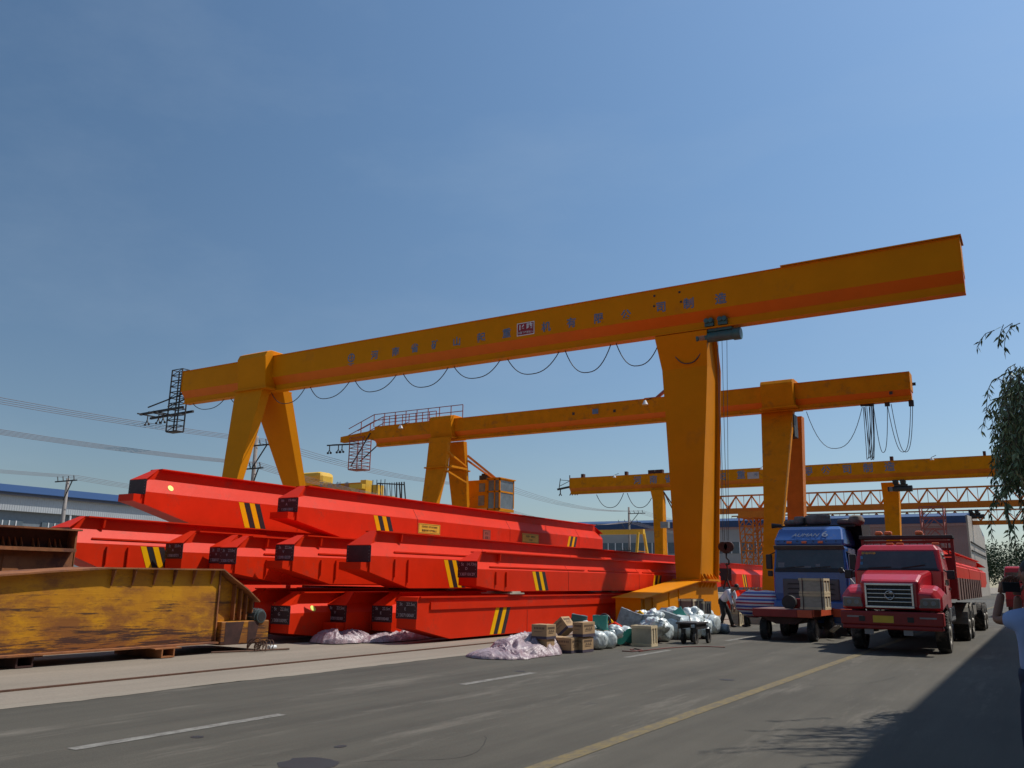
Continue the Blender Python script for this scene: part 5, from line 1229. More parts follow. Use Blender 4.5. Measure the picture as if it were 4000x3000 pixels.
# cab
CY = FY+1.75
cabr = [hr(TX-1.04, TX+1.04, CY, CY+1.5, 1.02), hr(TX-1.06, TX+1.06, CY, CY+1.5, 1.95), hr(TX-.98, TX+.98, CY+.22, CY+1.5, 2.50), hr(TX-.88, TX+.88, CY+.36, CY+1.42, 2.64)]
cab_o = lathe_box('cab', tr, M_TRED, cabr, bev=.05)
def slab(p, off, th=.012):
    a, b_, c, d_ = [Vector(x) for x in p]; nrm = (b_-a).cross(d_-a).normalized(); q = MB(); q.loft([[x+nrm*off for x in (a, b_, c, d_)], [x+nrm*(off+th) for x in (a, b_, c, d_)]]); return q
def onfront(x, z):
    f = (z-1.95)/.55; return (x, CY+.22*f, z)
slab([onfront(TX-.93, 2.02), onfront(TX+.93, 2.02), onfront(TX+.86, 2.46), onfront(TX-.86, 2.46)], .003).build('windscreen', M_GLASS, cab_o)
slab([onfront(TX-.98, 1.965), onfront(TX+.98, 1.965), onfront(TX+.93, 2.015), onfront(TX-.93, 2.015)], .003, .02).build('scuttle', M_BLK, cab_o)
for a in (-.7, .1): q = MB(); q.bar(Vector(onfront(TX+a, 2.03))+Vector((0, -.03, 0)), Vector(onfront(TX+a+.55, 2.12 if a > 0 else 2.06))+Vector((0, -.03, 0)), .02); q.build('wiper', M_BLK, cab_o)
q = MB(); q.add([(TX+1.068, CY+.32, 1.62), (TX+1.068, CY+1.2, 1.62), (TX+1.04, CY+1.2, 2.05), (TX+.995, CY+1.15, 2.42), (TX+.995, CY+.42, 2.42)], [(0, 1, 2, 3, 4)])
q.build('side_window', M_GLASS, cab_o)
q = MB(); q.box(TX+1.06, TX+1.075, CY+.2, CY+1.25, 1.05, 1.60); dr_ = q.build('door', M_TRED, cab_o, bev=.01); MB().box(TX+1.075, TX+1.10, CY+1.0, CY+1.16, 1.5, 1.54).build('handle', M_BLK, dr_)
for s in (-1, 1):
    q = MB(); q.box(TX+s*1.22-.09, TX+s*1.22+.09, CY+.02, CY+.10, 1.76, 1.98); mo_ = q.build('mirror', M_BLK, cab_o, bev=.02); MB().bar((TX+s*1.05, CY+.1, 2.0), (TX+s*1.2, CY+.06, 1.9), .03).build('mirror_arm', M_BLK, mo_)
for i, x in enumerate((-.2, .05, .9)): q = MB(); q.box(TX+x-.09, TX+x+.09, CY+.42, CY+.5, 2.64, 2.69); q.build('roof_lamp', M_AMBER, cab_o, bev=.02)
text('安全行驶', .09, face_negY(Vector(onfront(TX-.70, 2.40))+Vector((0, -.02, 0))), M_DECAL, cab_o, 'sticker', .001)
q = MB(); 
for z in (2.10, 2.25): q.box(TX-.90, TX-.84, CY+.07+(z-2.1)*.4-.02, CY+.085+(z-2.1)*.4-.02, z, z+.09)
q.build('sticker', mat('cyan_sticker', (.05, .25, .5), .5), cab_o)
# chassis, bed
MB().box(TX-.45, TX+.45, FY+.3, FY+13.5, .70, .95).build('chassis', M_DARK, tr)
MB().box(TX+.5, TX+1.0, CY+1.6, CY+3.0, .62, 1.08).build('fuel_tank', M_MGREY, tr, bev=.08)
hb = MB(); BY = CY+2.1
for x in (TX-1.15, TX+1.15): hb.box(x-.04, x+.04, BY, BY+.1, 1.25, 2.85)
for z in (2.75, 2.55, 2.38, 1.9): hb.box(TX-1.15, TX+1.15, BY+.02, BY+.08, z, z+.07)
for k in range(12): x = TX-1.05+k*.19; hb.box(x-.015, x+.015, BY+.035, BY+.065, 2.38, 2.75)
hb.box(TX-1.11, TX+1.11, BY+.031, BY+.069, 1.25, 2.36)
hbo = hb.build('headboard', M_TREDD, tr)
hb = MB(); hb.box(TX-1.2, TX+1.2, BY-.25, BY+.3, 2.86, 2.96); hb.build('rack_beam', M_DARK, tr, bev=.02)
for x in (TX-.7, TX-.45, TX+.35): q = MB(); q.box(x-.1, x+.1, BY-.1, BY+.1, 2.965, 3.09); q.build('beacon', M_AMBER, tr, bev=.05)
MB().box(TX-1.13, TX+1.13, BY+.1, FY+13.6, 1.36, 1.52).build('bed_floor', M_TREDD, tr)
sb = mat('dusty_side_board', (.22, .13, .11), .8, var=.2, vscale=2)
q = MB()
for k in range(11):
    y = BY+.12+k*.9; q.box(TX+1.131, TX+1.17, y, y+.87, 1.22, 1.82); q.box(TX+1.171, TX+1.20, y, y+.06, 1.22, 1.82)
q.build('side_board', sb, tr)
MB().box(TX-1.17, TX-1.131, BY+.12, BY+9.9, 1.22, 1.82).build('side_board', sb, tr)
for y in (29.9, 31.3, 37.2, 38.5):
    for s in (-1, 1): wheel(tr, (TX+s*.93, y, .5), .5, .42, side=s)
for s in (-1, 1): wheel(tr, (TX+s*.97, FY+1.5, .51), .51, .30, side=s)
M_MUD = mat('dusty_mudguard', (.24, .22, .19), .8)
for s in (-1, 1):
    for yc in (29.9, 31.3):
        q = MB(); q.loft([[(TX+s*.70, yc+math.cos(a)*r_, .5+math.sin(a)*r_) for a in [math.pi*j/10 for j in range(11)] for r_ in (.60,)]+[(TX+s*.70, yc+math.cos(a)*.575, .5+math.sin(a)*.575) for a in [math.pi*j/10 for j in range(10, -1, -1)]], [(TX+s*1.15, yc+math.cos(a)*.60, .5+math.sin(a)*.60) for a in [math.pi*j/10 for j in range(11)]]+[(TX+s*1.15, yc+math.cos(a)*.575, .5+math.sin(a)*.575) for a in [math.pi*j/10 for j in range(10, -1, -1)]]])
        q.build('mudguard', M_MUD, tr)
MB().box(TX+.62, TX+1.08, 32.6, 34.2, .60, 1.05).build('air_tank', M_MUD, tr, bev=.08)
# its load and the lorry behind it
red_girder('red girder on the right side of the long nosed lorry bed', TX+.98, 28.6, 15, 1.56, 1.12, .9, .4, .85, 1.4, conduit=((.3, 14),), lug=False, plate=False)
red_girder('red girder loaded on the left half of the long nosed lorry bed', TX-.1, 28.2, 13, 1.56, 1.12, .9, .4, .85, 1.4, lug=False, plate=False)
t3 = thing('red_lorry', 'distant red lorry with a pink roofed cab parked beyond the loaded one', 'lorry', (-2.0, 54, 0), 'lorries on the road')
x0, x1 = atY(3915, 2215, 54).x, atY(3985, 2215, 54).x
zz = atY(3950, 2212, 54).z
lathe_box('cab', t3, M_TRED, [hr(x0, x1+1.0, 54, 55.8, .9), hr(x0, x1+1.0, 54, 55.8, 1.9), hr(x0+.08, x1+.9, 54.2, 55.8, zz-.1), hr(x0+.16, x1+.8, 54.3, 55.7, zz)], bev=.05)
MB().box(x0+.1, x1+.8, 53.97, 54.02, 1.95, zz-.32).build('windscreen', M_GLASS, t3)
MB().box(x0, x1+1.0, 53.7, 54.0, .55, .95).build('bumper', M_TREDD, t3)
MB().box(x0, x1+1.0, 56.0, 64, 1.0, 2.2).build('bed', M_TREDD, t3)
for s in (x0+.2, x1+.8):
    for y in (54.9, 61): wheel(t3, (s, y, .5), .5, .3, side=1)

# ------------------------------------------------------------------ blue cab-over truck
BX = -6.42; BF = 28.4; BW = 1.14
bt = thing('blue_lorry', 'blue flat fronted lorry with a dark windscreen and a bundled load over its roof', 'lorry', (BX, 31, 0), 'lorries on the road')
x0, x1 = BX-BW, BX+BW
lathe_box('cab', bt, M_TBLUE, [hr(x0+.06, x1-.06, BF+.06, BF+2.2, .95), hr(x0, x1, BF, BF+2.2, 1.3), hr(x0, x1, BF, BF+2.2, 1.95), hr(x0+.05, x1-.05, BF+.16, BF+2.2, 2.72), hr(x0+.07, x1-.07, BF+.18, BF+2.2, 2.78)], bev=.05)
lathe_box('roof_fairing', bt, M_TBLUE, [hr(x0+.05, x1-.05, BF+.08, BF+2.1, 2.80), hr(x0+.06, x1-.06, BF+.10, BF+2.1, 2.98), hr(x0+.13, x1-.13, BF+.42, BF+2.1, 3.32), hr(x0+.24, x1-.24, BF+.62, BF+2.0, 3.42)], bev=.06)
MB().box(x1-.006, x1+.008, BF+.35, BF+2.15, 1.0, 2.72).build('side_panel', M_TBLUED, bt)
def bfront(x, z, dy=0): return (x, BF+.16*max(0, (z-1.95)/.77)-dy, z)
slab([bfront(x0+.08, 2.08), bfront(x1-.08, 2.08), bfront(x1-.12, 2.66), bfront(x0+.12, 2.66)], .003).build('windscreen', M_GLASS, bt)
slab([bfront(x0+.06, 1.96), bfront(x1-.06, 1.96), bfront(x1-.08, 2.07), bfront(x0+.08, 2.07)], .003, .03).build('wiper_cowl', M_BLK, bt)
slab([(x0+.04, BF+.12, 2.68), (x1-.04, BF+.12, 2.68), (x1-.06, BF-.02, 2.80), (x0+.06, BF-.02, 2.80)], .0, .02).build('sun_visor', M_TGREY, bt)
for a in (-.75, .05): q = MB(); q.bar(Vector(bfront(BX+a, 2.09, .04)), Vector(bfront(BX+a+.6, 2.14, .04)), .022); q.build('wiper', M_BLK, bt)
q = MB()
for xx, z, w_, hh in ((-.98, 2.11, .2, .15), (-.45, 2.10, .5, .05), (.2, 2.12, .13, .09), (.55, 2.10, .12, .04)): q.add([bfront(BX+xx, z, .018), bfront(BX+xx+w_, z, .018), bfront(BX+xx+w_, z+hh, .018), bfront(BX+xx, z+hh, .018)], [(0, 1, 2, 3)])
q.build('windscreen_sticker', mat('dull_paper', (.16, .18, .20), .7), bt)
def ffront(x, z, d=.006):
    k = (z-2.98)/.34; n_ = Vector((0, -.34, .32)).normalized(); return Vector((x, BF+.10+.32*k, z))+n_*d
k = math.atan2(.34, .32)
Mf = Matrix.Translation(ffront(BX+.02, 3.13, .012)) @ Matrix.Rotation(k, 4, 'X')
mlog = mat('pale_lettering', (.22, .26, .33), .5)
text('AUMAN', .20, Matrix.Translation(ffront(BX-.12, 3.11, .03)) @ Matrix.Rotation(k, 4, 'X') @ Matrix.Diagonal((1.15, 1, 1, 1)), mlog, bt, 'lettering', .003, shear=.35)
text('6', .34, Matrix.Translation(ffront(BX+.50, 3.13, .035)) @ Matrix.Rotation(k, 4, 'X') @ Matrix.Diagonal((1.3, 1, 1, 1)), mlog, bt, 'lettering', .003)
for x in (-.6, -.13, .38): q = MB(); q.box(BX+x-.08, BX+x+.08, BF+.055, BF+.085, 2.86, 2.93); q.build('marker_lamp', M_AMBER, bt, bev=.01)
q = MB()
for x in (-.95, -.75, -.35, .15, .55, .85): q.cyl((BX+x, BF+.07, 2.93), .016, 'y', -.02, .02, 8)
q.build('fairing_bolt', M_BLK, bt)
lathe_box('lower_grille', bt, M_TGREY, [rect(BX-.82, BX+.86, BF-.035, 1.12, 1.72), rect(BX-.86, BX+.9, BF-.001, 1.1, 1.76)], bev=.02)
q = MB()
for z in (1.27, 1.42, 1.57): q.prism([(BX-.72, z), (BX+.78, z), (BX+.68, z+.045), (BX-.66, z+.045)], 'y', BF-.05, BF-.036)
q.build('grille_slot', M_BLK, bt)
lathe_box('bumper', bt, M_TBLUE, [hr(x0, x1, BF-.16, BF+.4, .42), hr(x0-.01, x1+.01, BF-.20, BF+.4, .65), hr(x0, x1, BF-.12, BF+.4, 1.06)], bev=.04)
for s in (-1, 1):
    q = MB(); xa_, xb_ = sorted((BX+s*.72, BX+s*1.08)); q.box(xa_, xb_, BF-.215, BF-.19, .62, .80); q.build('headlight', M_CHROME, bt, bev=.02)
    q = MB(); q.box(BX+s*1.30-.10, BX+s*1.30+.10, BF+.12, BF+.24, 2.05, 2.52); mo_ = q.build('mirror', M_BLK, bt, bev=.03); MB().bar((BX+s*1.1, BF+.25, 2.6), (BX+s*1.3, BF+.18, 2.5), .03).build('mirror_arm', M_BLK, mo_)
    q = MB(); q.box(BX+s*1.28-.08, BX+s*1.28+.08, BF+.12, BF+.22, 1.82, 2.0); q.build('mirror', M_BLK, bt, bev=.03)
    for y in (BF+1.3, 33.5, 34.9, 38.6, 39.9): wheel(bt, (BX+s*.98, y, .5), .5, .3, side=s)
q = MB(); q.tube([(x1-.25, BF-.05, 1.98), (x1-.05, BF-.35, 2.03), (x1+.3, BF-.55, 1.62)], .012, 6); q.build('mirror_stalk', M_MGREY, bt)
q = MB(); q.cyl((x1-.12, BF-.32, 2.02), .09, 'y', -.03, .03, 14); q.build('parking_mirror', M_BLK, bt, bev=.02)
MB().box(BX-.45, BX+.45, BF+1, BF+12, .72, .98).build('chassis', M_DARK, bt)
MB().box(BX-1.15, BX+1.15, BF+2.5, BF+12.5, 1.1, 1.3).build('bed_floor', M_TBLUED, bt)
q = MB(); q.box(x0-.05, x1+.12, BF+1.1, BF+1.25, 3.44, 3.50); q.box(x0-.05, x1+.12, BF+2.3, BF+2.5, 1.3, 3.5); q.build('roof_rack', M_DARK, bt)
ho = MB(); ho.tube([(x0-.12, BF+.55, 3.47), (x0+.2, BF+.6, 3.47)], [.09, .05], 10); ho.build('air_horn', M_BLK, bt)
q = MB(); q.loft([[(x1-.35, BF+1.9, 3.58), (x1+.22, BF+1.7, 3.55), (x1+.25, BF+3.2, 3.6), (x1-.35, BF+3.2, 3.6)], [(x1-.1, BF+2.1, 3.0), (x1+.24, BF+1.8, 3.0), (x1+.28, BF+3.2, 3.0), (x1-.1, BF+3.2, 3.0)], [(x1+.02, BF+2.3, 2.3), (x1+.16, BF+2.15, 2.3), (x1+.2, BF+3.2, 2.3), (x1+.02, BF+3.2, 2.3)]])
tag(q.build('tarpaulin', M_CANVAS), 'black tarpaulin hanging down behind the right side of the blue cab', 'tarpaulin')
for i, (px, py, rx, rz_, m, lab) in enumerate(((3100, 2032, .30, .10, M_SACK, 'low grey bundle on the left of the blue lorry roof'), (3125, 2022, .20, .16, M_SACK, 'small humped bundle beside the low one on the blue lorry roof'), (3195, 2018, .42, .20, M_SACK, 'largest grey rolled bundle on the middle of the blue lorry roof'), (3305, 2025, .28, .10, M_SACK, 'flat pale bundle at the right of the blue lorry roof'), (3345, 2028, .22, .16, M_SACK, 'dark edged bundle at the right corner of the blue lorry roof'))):
    c = atY(px, py, BF+1.4); c.z = 3.52+rz_*.85; q = MB(); bm = bmesh.new(); bmesh.ops.create_icosphere(bm, subdivisions=3, radius=1)
    vs = [c+Vector((math.copysign(abs(v.co.x)**.6, v.co.x)*rx, v.co.y*.4, math.copysign(abs(v.co.z)**.7, v.co.z)*rz_))*(1+.18*noise.noise(v.co*2+Vector((i*3, 0, 0)))) for v in bm.verts]
    q.add(vs, [tuple(v.index for v in f.verts) for f in bm.faces]); bm.free(); tag(q.build('cloth_bundle', m, smooth=True), lab, 'bundle', 'bundles on the blue lorry roof')

# ------------------------------------------------------------------ red flat trolley with crates
ct = thing('flat_trolley', 'low red flatbed trolley with four wheels standing in front of the blue lorry', 'trolley', (-6.3, 27, 0))
cx0, cx1 = -7.40, -5.74; cy0, cy1 = 25.45, 28.6
MB().box(cx0, cx1, cy0, cy1, .80, .88).build('deck', mat('dusty_deck', (.16, .10, .09), .8), ct)
MB().box(cx0, cx1-.42, cy0-.03, cy0, .66, .87).build('front_beam', M_TREDD, ct, bev=.01)
MB().box(cx1-.419, cx1, cy0-.03, cy0, .66, .87).build('beam_end', mat('orange_red_paint', (.60, .09, .03), .5), ct, bev=.01)
MB().box(cx1, cx1+.04, cy0, cy1, .68, .88).build('side_beam', mat('orange_red_paint', (.60, .09, .03), .5), ct, bev=.01)
MB().box(cx0-.04, cx0, cy0, cy1, .68, .88).build('side_beam', M_TREDD, ct, bev=.01)
MB().box(cx1+.04, cx1+.62, 28.0, 28.15, .62, .86).build('rear_step', mat('orange_red_paint', (.60, .09, .03), .5), ct, bev=.01)
MB().prism([(cx0+.1, .66), (cx1-.2, .66), (cx1-.5, .46), (cx0+.6, .46)], 'y', cy0+.1, cy1-.2).build('underframe', M_DRUST, ct)
MB().box(cx0+.9, cx0+1.4, 26.4, 26.9, .88, 1.16).build('tool_box', M_TREDD, ct, bev=.01)
for x, s in ((cx0+.22, -1), (cx1-.10, 1)):
    for y in (25.85, 28.1): wheel(ct, (x, y, .31), .31, .22, side=s)
q = MB(); q.tube([(cx1+.1, 27.2, .25), (cx1+.3, 26.9, .38), (cx1+.45, 26.8, .42), (cx1+.2, 26.95, .24)], .04, 6); q.build('brake_pedal', M_WOODG, ct)
p = Vector((-5.50, 25.62, .885))
for i, (dx, dz, lab) in enumerate(((0, 0, 'lower crate of the double stack on the red trolley'), (0, .44, 'upper crate of the double stack on the red trolley'))):
    crate(lab, Vector((-5.42, 25.62, .885+dz)), .70, .8, .43)
q = MB(); q.cyl((-6.55, 26.2, 1.06), .2, 'y', -.1, .1, 20); tag(q.build('cable_coil', M_DARK), 'dark cable coil lying on the red trolley beside the crates', 'coil')
# striped bundle
c = atY(2968, 2345, 29.0); q = MB(); n, k_ = 26, 14; rings = []
for i in range(k_+1):
    t = i/k_; r = .46*(1-(2*t-1)**4*.55); rings.append([Vector((c.x-.75+1.5*t, c.y+math.cos(a)*r*1.0, .55+.5*0+.62+math.sin(a)*r*.95-(.10*(1-t)))) for a in [2*math.pi*j/n for j in range(n)]])
q.loft(rings); crumple(q, .10, 2.2, 4); 
q.v = [Vector((p.x, p.y, p.z-.2)) for p in q.v]
tag(q.build('striped_bundle', M_STR3, smooth=True), 'large bundle wrapped in red, white and blue striped plastic left of the red trolley', 'bundle')
q = MB(); p = atz(2975, 2440); q.box(p.x-1.1, p.x+.3, p.y, p.y+1.2, .0, .12); q.box(p.x-1.0, p.x+.2, p.y+.1, p.y+1.1, .121, .55); tag(q.build('pallet', M_WOODG), 'low pale pallet under the striped bundle', 'pallet')

# ------------------------------------------------------------------ people
def skinned(name, joints, edges, m, parent, sub=2):
    me = bpy.data.meshes.new(name); me.from_pydata([tuple(j[0]) for j in joints], edges, []); me.update()
    o = bpy.data.objects.new(name, me); COL.objects.link(o)
    sk = o.modifiers.new('skin', 'SKIN'); sk.use_smooth_shade = True; sk.branch_smoothing = .3
    lay = me.skin_vertices[0].data
    for i, j in enumerate(joints): r = j[1]; lay[i].radius = (r, r) if isinstance(r, (int, float)) else r
    lay[0].use_root = True
    ss = o.modifiers.new('sub', 'SUBSURF'); ss.levels = sub; ss.render_levels = sub
    bpy.context.view_layer.update()
    dg = bpy.context.evaluated_depsgraph_get(); nm = bpy.data.meshes.new_from_object(o.evaluated_get(dg)); bpy.data.objects.remove(o)
    org = ORG[parent.name]; nm.transform(Matrix.Translation(-org)) ; nm.materials.clear(); nm.materials.append(m)
    for p in nm.polygons: p.use_smooth = True
    o = bpy.data.objects.new(name, nm); COL.objects.link(o)
    o.parent = parent; ORG[o.name] = org; return o
def head_parts(c, fwd, upv, parent, body_joints):
    pass
def sph(c, rx, ry, rz, F=None, seg=3):
    bm = bmesh.new(); bmesh.ops.create_icosphere(bm, subdivisions=seg, radius=1); q = MB()
    vs = []
    for v in bm.verts:
        p = Vector((v.co.x*rx, v.co.y*ry, v.co.z*rz)); p = F @ p if F else p; vs.append(Vector(c)+p)
    q.add(vs, [tuple(v.index for v in f.verts) for f in bm.faces]); bm.free(); return q
def frame(f, u):
    f = Vector(f).normalized(); u = Vector(u); r = f.cross(u).normalized(); u = r.cross(f); return Matrix((r, f, u)).transposed()   # x=right, y=forward, z=up
def hand(wr, tip, side, parent, m, curl=.5):
    """palm with five separate bent fingers"""
    wr = Vector(wr); d = (Vector(tip)-wr).normalized(); s = Vector(side).normalized(); nrm = d.cross(s)
    q = MB(); q.loft([[wr+s*a+nrm*b for a, b in ((-.026, -.014), (.026, -.014), (.026, .014), (-.026, .014))], [wr+d*.085+s*a+nrm*b for a, b in ((-.042, -.013), (.042, -.013), (.042, .013), (-.042, .013))]])
    for i, (o_, L) in enumerate(((-.033, .06), (-.011, .072), (.011, .076), (.033, .068))):
        a = wr+d*.08+s*o_; b = a+d*L*.5+nrm*-.012; c = b+(d*math.cos(curl)-nrm*math.sin(curl))*L*.35; e = c+(d*math.cos(curl*2)-nrm*math.sin(curl*2))*L*.3
        q.tube([a, b, c, e], [.0095, .009, .0085, .006], 8)
    a = wr+d*.03+s*.03; q.tube([a, a+s*.03+d*.02, a+s*.045+d*.05-nrm*.01], [.012, .011, .007], 8)
    return q

def person_thing(label, base): return thing('person', label, 'person', base, 'people in the yard')
def figure(label, J, shirt, trousers, face, bald=False, hair=True, up=(0, 0, 1)):
    """J: joints dict in world coordinates"""
    t = person_thing(label, Vector((J['hip'].x, J['hip'].y, 0)))
    hip, chest, neck, head = J['hip'], J['chest'], J['neck'], J['head']
    sp = (neck-hip).normalized(); f = Vector(face).normalized(); side = J['side'].normalized()
    jo = [(hip, .11), (hip.lerp(chest, .5), .10), (chest, .115), (neck-sp*.03, .075), (neck+ (head-neck)*.35, .055), (head+Vector((0, 0, -.02)), (.072, .085)), (head+(head-neck).normalized()*.075, (.066, .08))]
    ed = [(0, 1), (1, 2), (2, 3), (3, 4), (4, 5), (5, 6)]
    for s, k in ((-1, 'L'), (1, 'R')):
        i = len(jo); sh = chest+sp*.10+side*s*.17
        jo += [(sh, .045), (J['elb'+k], .038), (J['wri'+k], .030)]; ed += [(2, i), (i, i+1), (i+1, i+2)]
        i = len(jo); hp_ = hip+side*s*.095-Vector((0, 0, .04))
        jo += [(hp_, .065), (J['kne'+k], .050), (J['ank'+k], .042), (J['ank'+k]+f*Vector((1, 1, 0))*.15+Vector((0, 0, -.045)), .035)]; ed += [(0, i), (i, i+1), (i+1, i+2), (i+2, i+3)]
    body = skinned('body', jo, ed, M_SKIN, t)
    # clothing
    so_ = [(hip-sp*.04, .172), (hip.lerp(chest, .5), .160), (chest, .182), (neck-sp*.045, .105)]; se = [(0, 1), (1, 2), (2, 3)]
    for s, k in ((-1, 'L'), (1, 'R')):
        i = len(so_); sh = chest+sp*.10+side*s*.17; so_ += [(sh, .092), (sh.lerp(J['elb'+k], .75), .076)]; se += [(2, i), (i, i+1)]
        if J.get('long'):
            so_ += [(J['elb'+k].lerp(J['wri'+k], .6), .060)]; se += [(i+1, i+2)]
    skinned('shirt', so_, se, shirt, t)
    tq = MB(); tq.tube([hip+sp*.05, hip, hip-Vector((0, 0, .10)), hip-Vector((0, 0, .16))], [.150, .158, .150, .08], 18)
    for s, k in ((-1, 'L'), (1, 'R')):
        hp_ = hip+side*s*.075-Vector((0, 0, .05)); kn = J['kne'+k]; an = J['ank'+k]
        tq.tube([hp_, hp_.lerp(kn, .35), kn, kn.lerp(an, .5), an+Vector((0, 0, -.01))], [.085, .098, .078, .072, .070], 16)
    tq.build('trousers', trousers, t, smooth=True)
    for k in 'LR':
        a = J['ank'+k]; q = sph(a+f*Vector((1, 1, 0))*.06+Vector((0, 0, -.045)), .05, .13, .045, frame(Vector((f.x, f.y, 0)), (0, 0, 1))); q.build('shoe', M_BLK, t, smooth=True)
        hand(J['wri'+k], J['tip'+k], side, t, M_SKIN).build('hand', M_SKIN, t, smooth=True)
    # head details
    hu = (head-neck).normalized(); Fm = frame(f, hu); c = head+Vector((0, 0, .0))
    sph(c+hu*.02, .078, .098, .115, Fm).build('head', M_SKIN, t, smooth=True)
    hd = MB()
    nz_ = sph(c+Fm @ Vector((0, .10, 0)), .014, .022, .026, Fm, 2); hd.add(nz_.v, nz_.f)
    for s in (-1, 1):
        e = sph(c+Fm @ Vector((s*.08, 0, .0)), .012, .022, .034, Fm, 2); hd.add(e.v, e.f)
    hd.build('nose_and_ears', M_SKIN, t, smooth=True)
    hd = MB()
    for s in (-1, 1):
        e = sph(c+Fm @ Vector((s*.032, .088, .03)), .013, .008, .008, Fm, 2); hd.add(e.v, e.f)
    e = sph(c+Fm @ Vector((0, .093, -.05)), .026, .006, .007, Fm, 2); hd.add(e.v, e.f)
    hd.build('eyes_and_mouth', mat('dark_lips', (.10, .03, .025), .6), t, smooth=True)
    if hair:
        q = sph(c+Fm @ Vector((0, -.016, .045)), .086, .098, .098, Fm); q.v = [v+Vector((0, 0, 0)) for v in q.v]; q.build('hair', M_HAIR, t, smooth=True)
    return t
B = atz(2838, 2450)
hipM = Vector((B.x-.12, B.y, .93)); fM = Vector((.95, -.25, 0)).normalized()
JM = dict(hip=hipM, chest=hipM+fM*.30+Vector((0, 0, .30)), neck=hipM+fM*.47+Vector((0, 0, .44)), head=hipM+fM*.61+Vector((0, 0, .49)), side=Vector((.25, .95, 0)),
          elbL=hipM+fM*.42+Vector((0, -.2, .02)), wriL=hipM+fM*.52+Vector((0, -.1, -.22)), tipL=hipM+fM*.54+Vector((0, -.1, -.4)), elbR=hipM+fM*.50+Vector((0, .22, .05)), wriR=hipM+fM*.62+Vector((0, .1, -.18)), tipR=hipM+fM*.66+Vector((0, .1, -.36)),
          kneL=hipM+Vector((.08, -.12, -.45)), ankL=hipM+Vector((-.05, -.16, -.84)), kneR=hipM+Vector((.20, .14, -.46)), ankR=hipM+Vector((.30, .15, -.84)), long=True)
figure('person in a white shirt and dark trousers bending over the crates', JM, M_SHIRT, M_TROUS, (.75, -.2, -.65))
q = MB(); c = hipM+fM*.75+Vector((.1, .5, -.2)); 
# second person partly seen: red shirted behind the crates
hip2 = Vector((B.x+.75, B.y+1.0, .62)); f2 = Vector((-.9, -.2, 0)).normalized()
J2 = dict(hip=hip2, chest=hip2+Vector((-.1, 0, .28)), neck=hip2+Vector((-.16, 0, .45)), head=hip2+Vector((-.2, 0, .60)), side=Vector((-.2, .95, 0)),
          elbL=hip2+Vector((-.3, -.2, .15)), wriL=hip2+Vector((-.5, -.15, .1)), tipL=hip2+Vector((-.6, -.15, .05)), elbR=hip2+Vector((-.3, .2, .15)), wriR=hip2+Vector((-.5, .15, .1)), tipR=hip2+Vector((-.6, .15, .05)),
          kneL=hip2+Vector((-.32, -.15, -.05)), ankL=hip2+Vector((-.25, -.15, -.53)), kneR=hip2+Vector((-.32, .15, -.05)), ankR=hip2+Vector((-.25, .15, -.53)), long=False)
figure('person in dark red crouching behind the crate stack, mostly hidden', J2, M_RSHIRT, M_TROUS, f2)
# photographer at the right edge
Yq = 8.0; C0 = atY(4040, 2500, Yq); hp3 = Vector((C0.x+.02, Yq, .93)); f3 = Vector((-.75, .65, 0)).normalized(); s3 = Vector((.65, .75, 0))
ph = atY(3950, 2293, Yq-.1)
J3 = dict(hip=hp3, chest=hp3+Vector((0, 0, .33)), neck=atY(4035, 2345, Yq), head=atY(4030, 2250, Yq), side=s3,
          elbL=atY(3890, 2425, Yq-.05), wriL=atY(3912, 2315, Yq), tipL=atY(3925, 2270, Yq), elbR=atY(3975, 2440, Yq+.15), wriR=atY(3975, 2325, Yq+.1), tipR=atY(3962, 2280, Yq+.08),
          kneL=hp3+Vector((-.1, -.05, -.45)), ankL=hp3+Vector((-.1, -.05, -.89)), kneR=hp3+Vector((.1, .05, -.45)), ankR=hp3+Vector((.1, .05, -.89)), long=False)
figure('person in a light blue shirt at the right edge raising a phone', J3, M_BSHIRT, M_JEANS, f3)
q = MB(); q.box(-.075, .075, -.006, .006, -.038, .038); q.xf(Matrix.Translation(ph) @ Matrix.Rotation(R(40), 4, 'Z'))
tag(q.build('phone', M_BLK, bev=.004), 'black phone held up by the photographer at the right edge', 'phone')

# ------------------------------------------------------------------ trees
random.seed(21)
wt = thing('willow_tree', 'weeping willow at the right edge with long drooping leafy strands', 'tree', (2.5, 13.8, 0))
TK = Vector((2.5, 13.8, 0))
q = MB(); q.tube([TK, TK+Vector((-.05, 0, 1.5)), TK+Vector((-.15, .05, 3.5)), TK+Vector((-.1, .1, 6.0))], [.27, .23, .19, .13], 14); q.build('trunk', M_BARK, wt, smooth=True)
limbs = []
q = MB()
for e in ((1.0, 13.4, 9.0), (1.3, 15.0, 9.4), (.85, 14.2, 8.6), (2.2, 15.8, 9.0), (1.7, 12.6, 8.6), (3.2, 13.0, 8.8), (.75, 13.3, 6.9), (.8, 12.7, 6.2), (1.2, 12.0, 7.0), (1.1, 14.6, 7.0)):
    e = Vector(e); s_ = TK+Vector((-.12, .08, random.uniform(4.0, 5.8)))
    q.tube([s_, s_.lerp(e, .5)+Vector((0, 0, .35)), e], [.09, .055, .02], 8); limbs.append((s_, e))
q.build('limbs', M_BARK, wt, smooth=True)
lf = MB(); tw = MB()
def leaf(p, d, L, wd):
    d = d.normalized(); s = d.cross(Vector((random.uniform(-1, 1), random.uniform(-1, 1), random.uniform(-1, 1)))).normalized()
    lf.add([p, p+d*L*.4+s*wd, p+d*L, p+d*L*.4-s*wd], [(0, 1, 2, 3)])
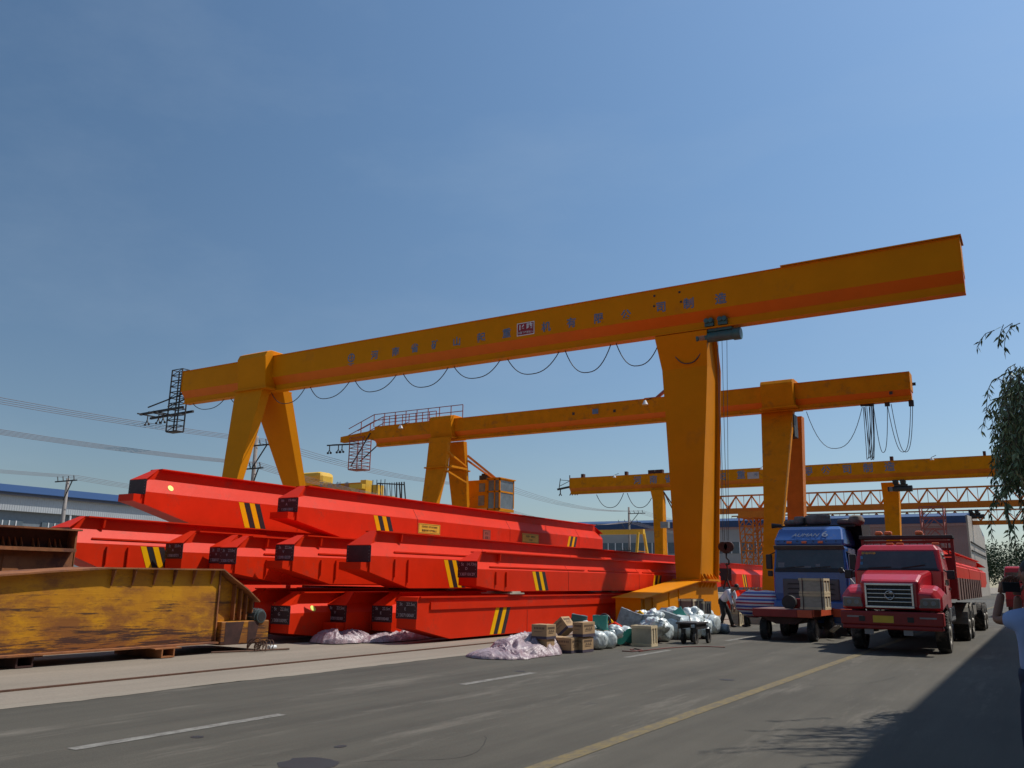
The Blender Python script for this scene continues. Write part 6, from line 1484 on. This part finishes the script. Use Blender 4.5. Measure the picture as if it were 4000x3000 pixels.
def strand(p, ln, lean=(0, 0), den=3):
    pts = [Vector(p)]; n = max(3, int(ln/.12)); d = Vector((lean[0]+random.uniform(-.3, .3), lean[1]+random.uniform(-.3, .3), .15))
    for k in range(n):
        d = (d*.78+Vector((random.uniform(-.06, .06), random.uniform(-.06, .06), -.28))); pts.append(pts[-1]+d.normalized()*.12)
    tw.tube(pts, [.006*(1-k/len(pts)*.6) for k in range(len(pts))], 4)
    for k in range(len(pts)-1):
        for _ in range(den):
            p_ = pts[k].lerp(pts[k+1], random.random()); dd = Vector((random.uniform(-1, 1), random.uniform(-1, 1), random.uniform(-1.4, .1)))
            leaf(p_, dd+(pts[k+1]-pts[k]).normalized()*.6, random.uniform(.08, .15), random.uniform(.010, .017))
for (px, py, ln, Y) in ((3885, 1290, .3, 13), (3920, 1268, .3, 13.1), (3955, 1262, .35, 13.2), (3985, 1262, .5, 13)):
    strand(atY(px, py, Y), ln, (-.3, 0))
for i in range(250):
    px = 3925+(i % 25)*7+random.uniform(-8, 8); Y = random.uniform(12.2, 14.4)
    edge = 1480+max(0, (3965-px))*2.6
    p = atY(px, random.uniform(edge-60, edge+380), Y); room = p.z-2.9
    ln = random.uniform(.7, 2.0) if px > 3960 else random.uniform(.25, .8)
    strand(p, min(room, ln), (-.15, 0), 4)
for px, py, ln in ((3868, 1600, .2), (3880, 1605, .3), (3900, 1480, .5), (3908, 1470, .6), (3925, 1700, .8), (3922, 1860, .8), (3930, 1905, .8), (3915, 1950, .55), (3930, 1960, .6), (3975, 1900, .9), (3985, 1850, 1.1), (3992, 1950, .9), (3980, 2000, .6)):
    strand(atY(px, py, random.uniform(12.6, 13.4)), ln, (-.1, 0), 4)
for i in range(230):
    s_, e = random.choice(limbs); b_ = s_.lerp(e, random.uniform(.55, 1.05))+Vector((random.gauss(0, .3), random.gauss(0, .35), random.uniform(0, .4)))
    if b_.x < .8: b_.x = random.uniform(.8, 1.6)
    strand(b_, random.uniform(.8, 2.6), (random.uniform(-.2, .3), random.uniform(-.3, .3)), 3)
lf.build('leaves', M_LEAFW, wt); tw.build('twigs', M_BARK, wt)

# far tree line
lf2 = MB(); random.seed(5)
for i in range(34):
    x = -14+i*1.9+random.uniform(-.5, .5); y = 225+random.uniform(-12, 12); hgt = random.uniform(10, 12.8); rr = random.uniform(2.2, 3.4)
    for k in range(1500):
        a = random.uniform(0, 2*math.pi); ph_ = random.uniform(-1, 1); r = rr*(random.random()**.4)
        p = Vector((x+math.cos(a)*r*math.sqrt(1-ph_*ph_*.7), y+math.sin(a)*r, hgt*.58+ph_*hgt*.42*(r/rr)))
        s = random.uniform(.09, .24); n1 = Vector((random.gauss(0, 1), random.gauss(0, 1), random.gauss(0, 1))).normalized(); n2 = n1.orthogonal().normalized(); n3 = n1.cross(n2)
        lf2.add([p+n2*s, p+n3*s, p-n2*s, p-n3*s], [(0, 1, 2, 3)])
o = lf2.build('tree_line', M_LEAFF); tag(o, kind='stuff'); o['label'] = 'far dark green belt of trees beyond the pink hall at the right'; o['category'] = 'trees'
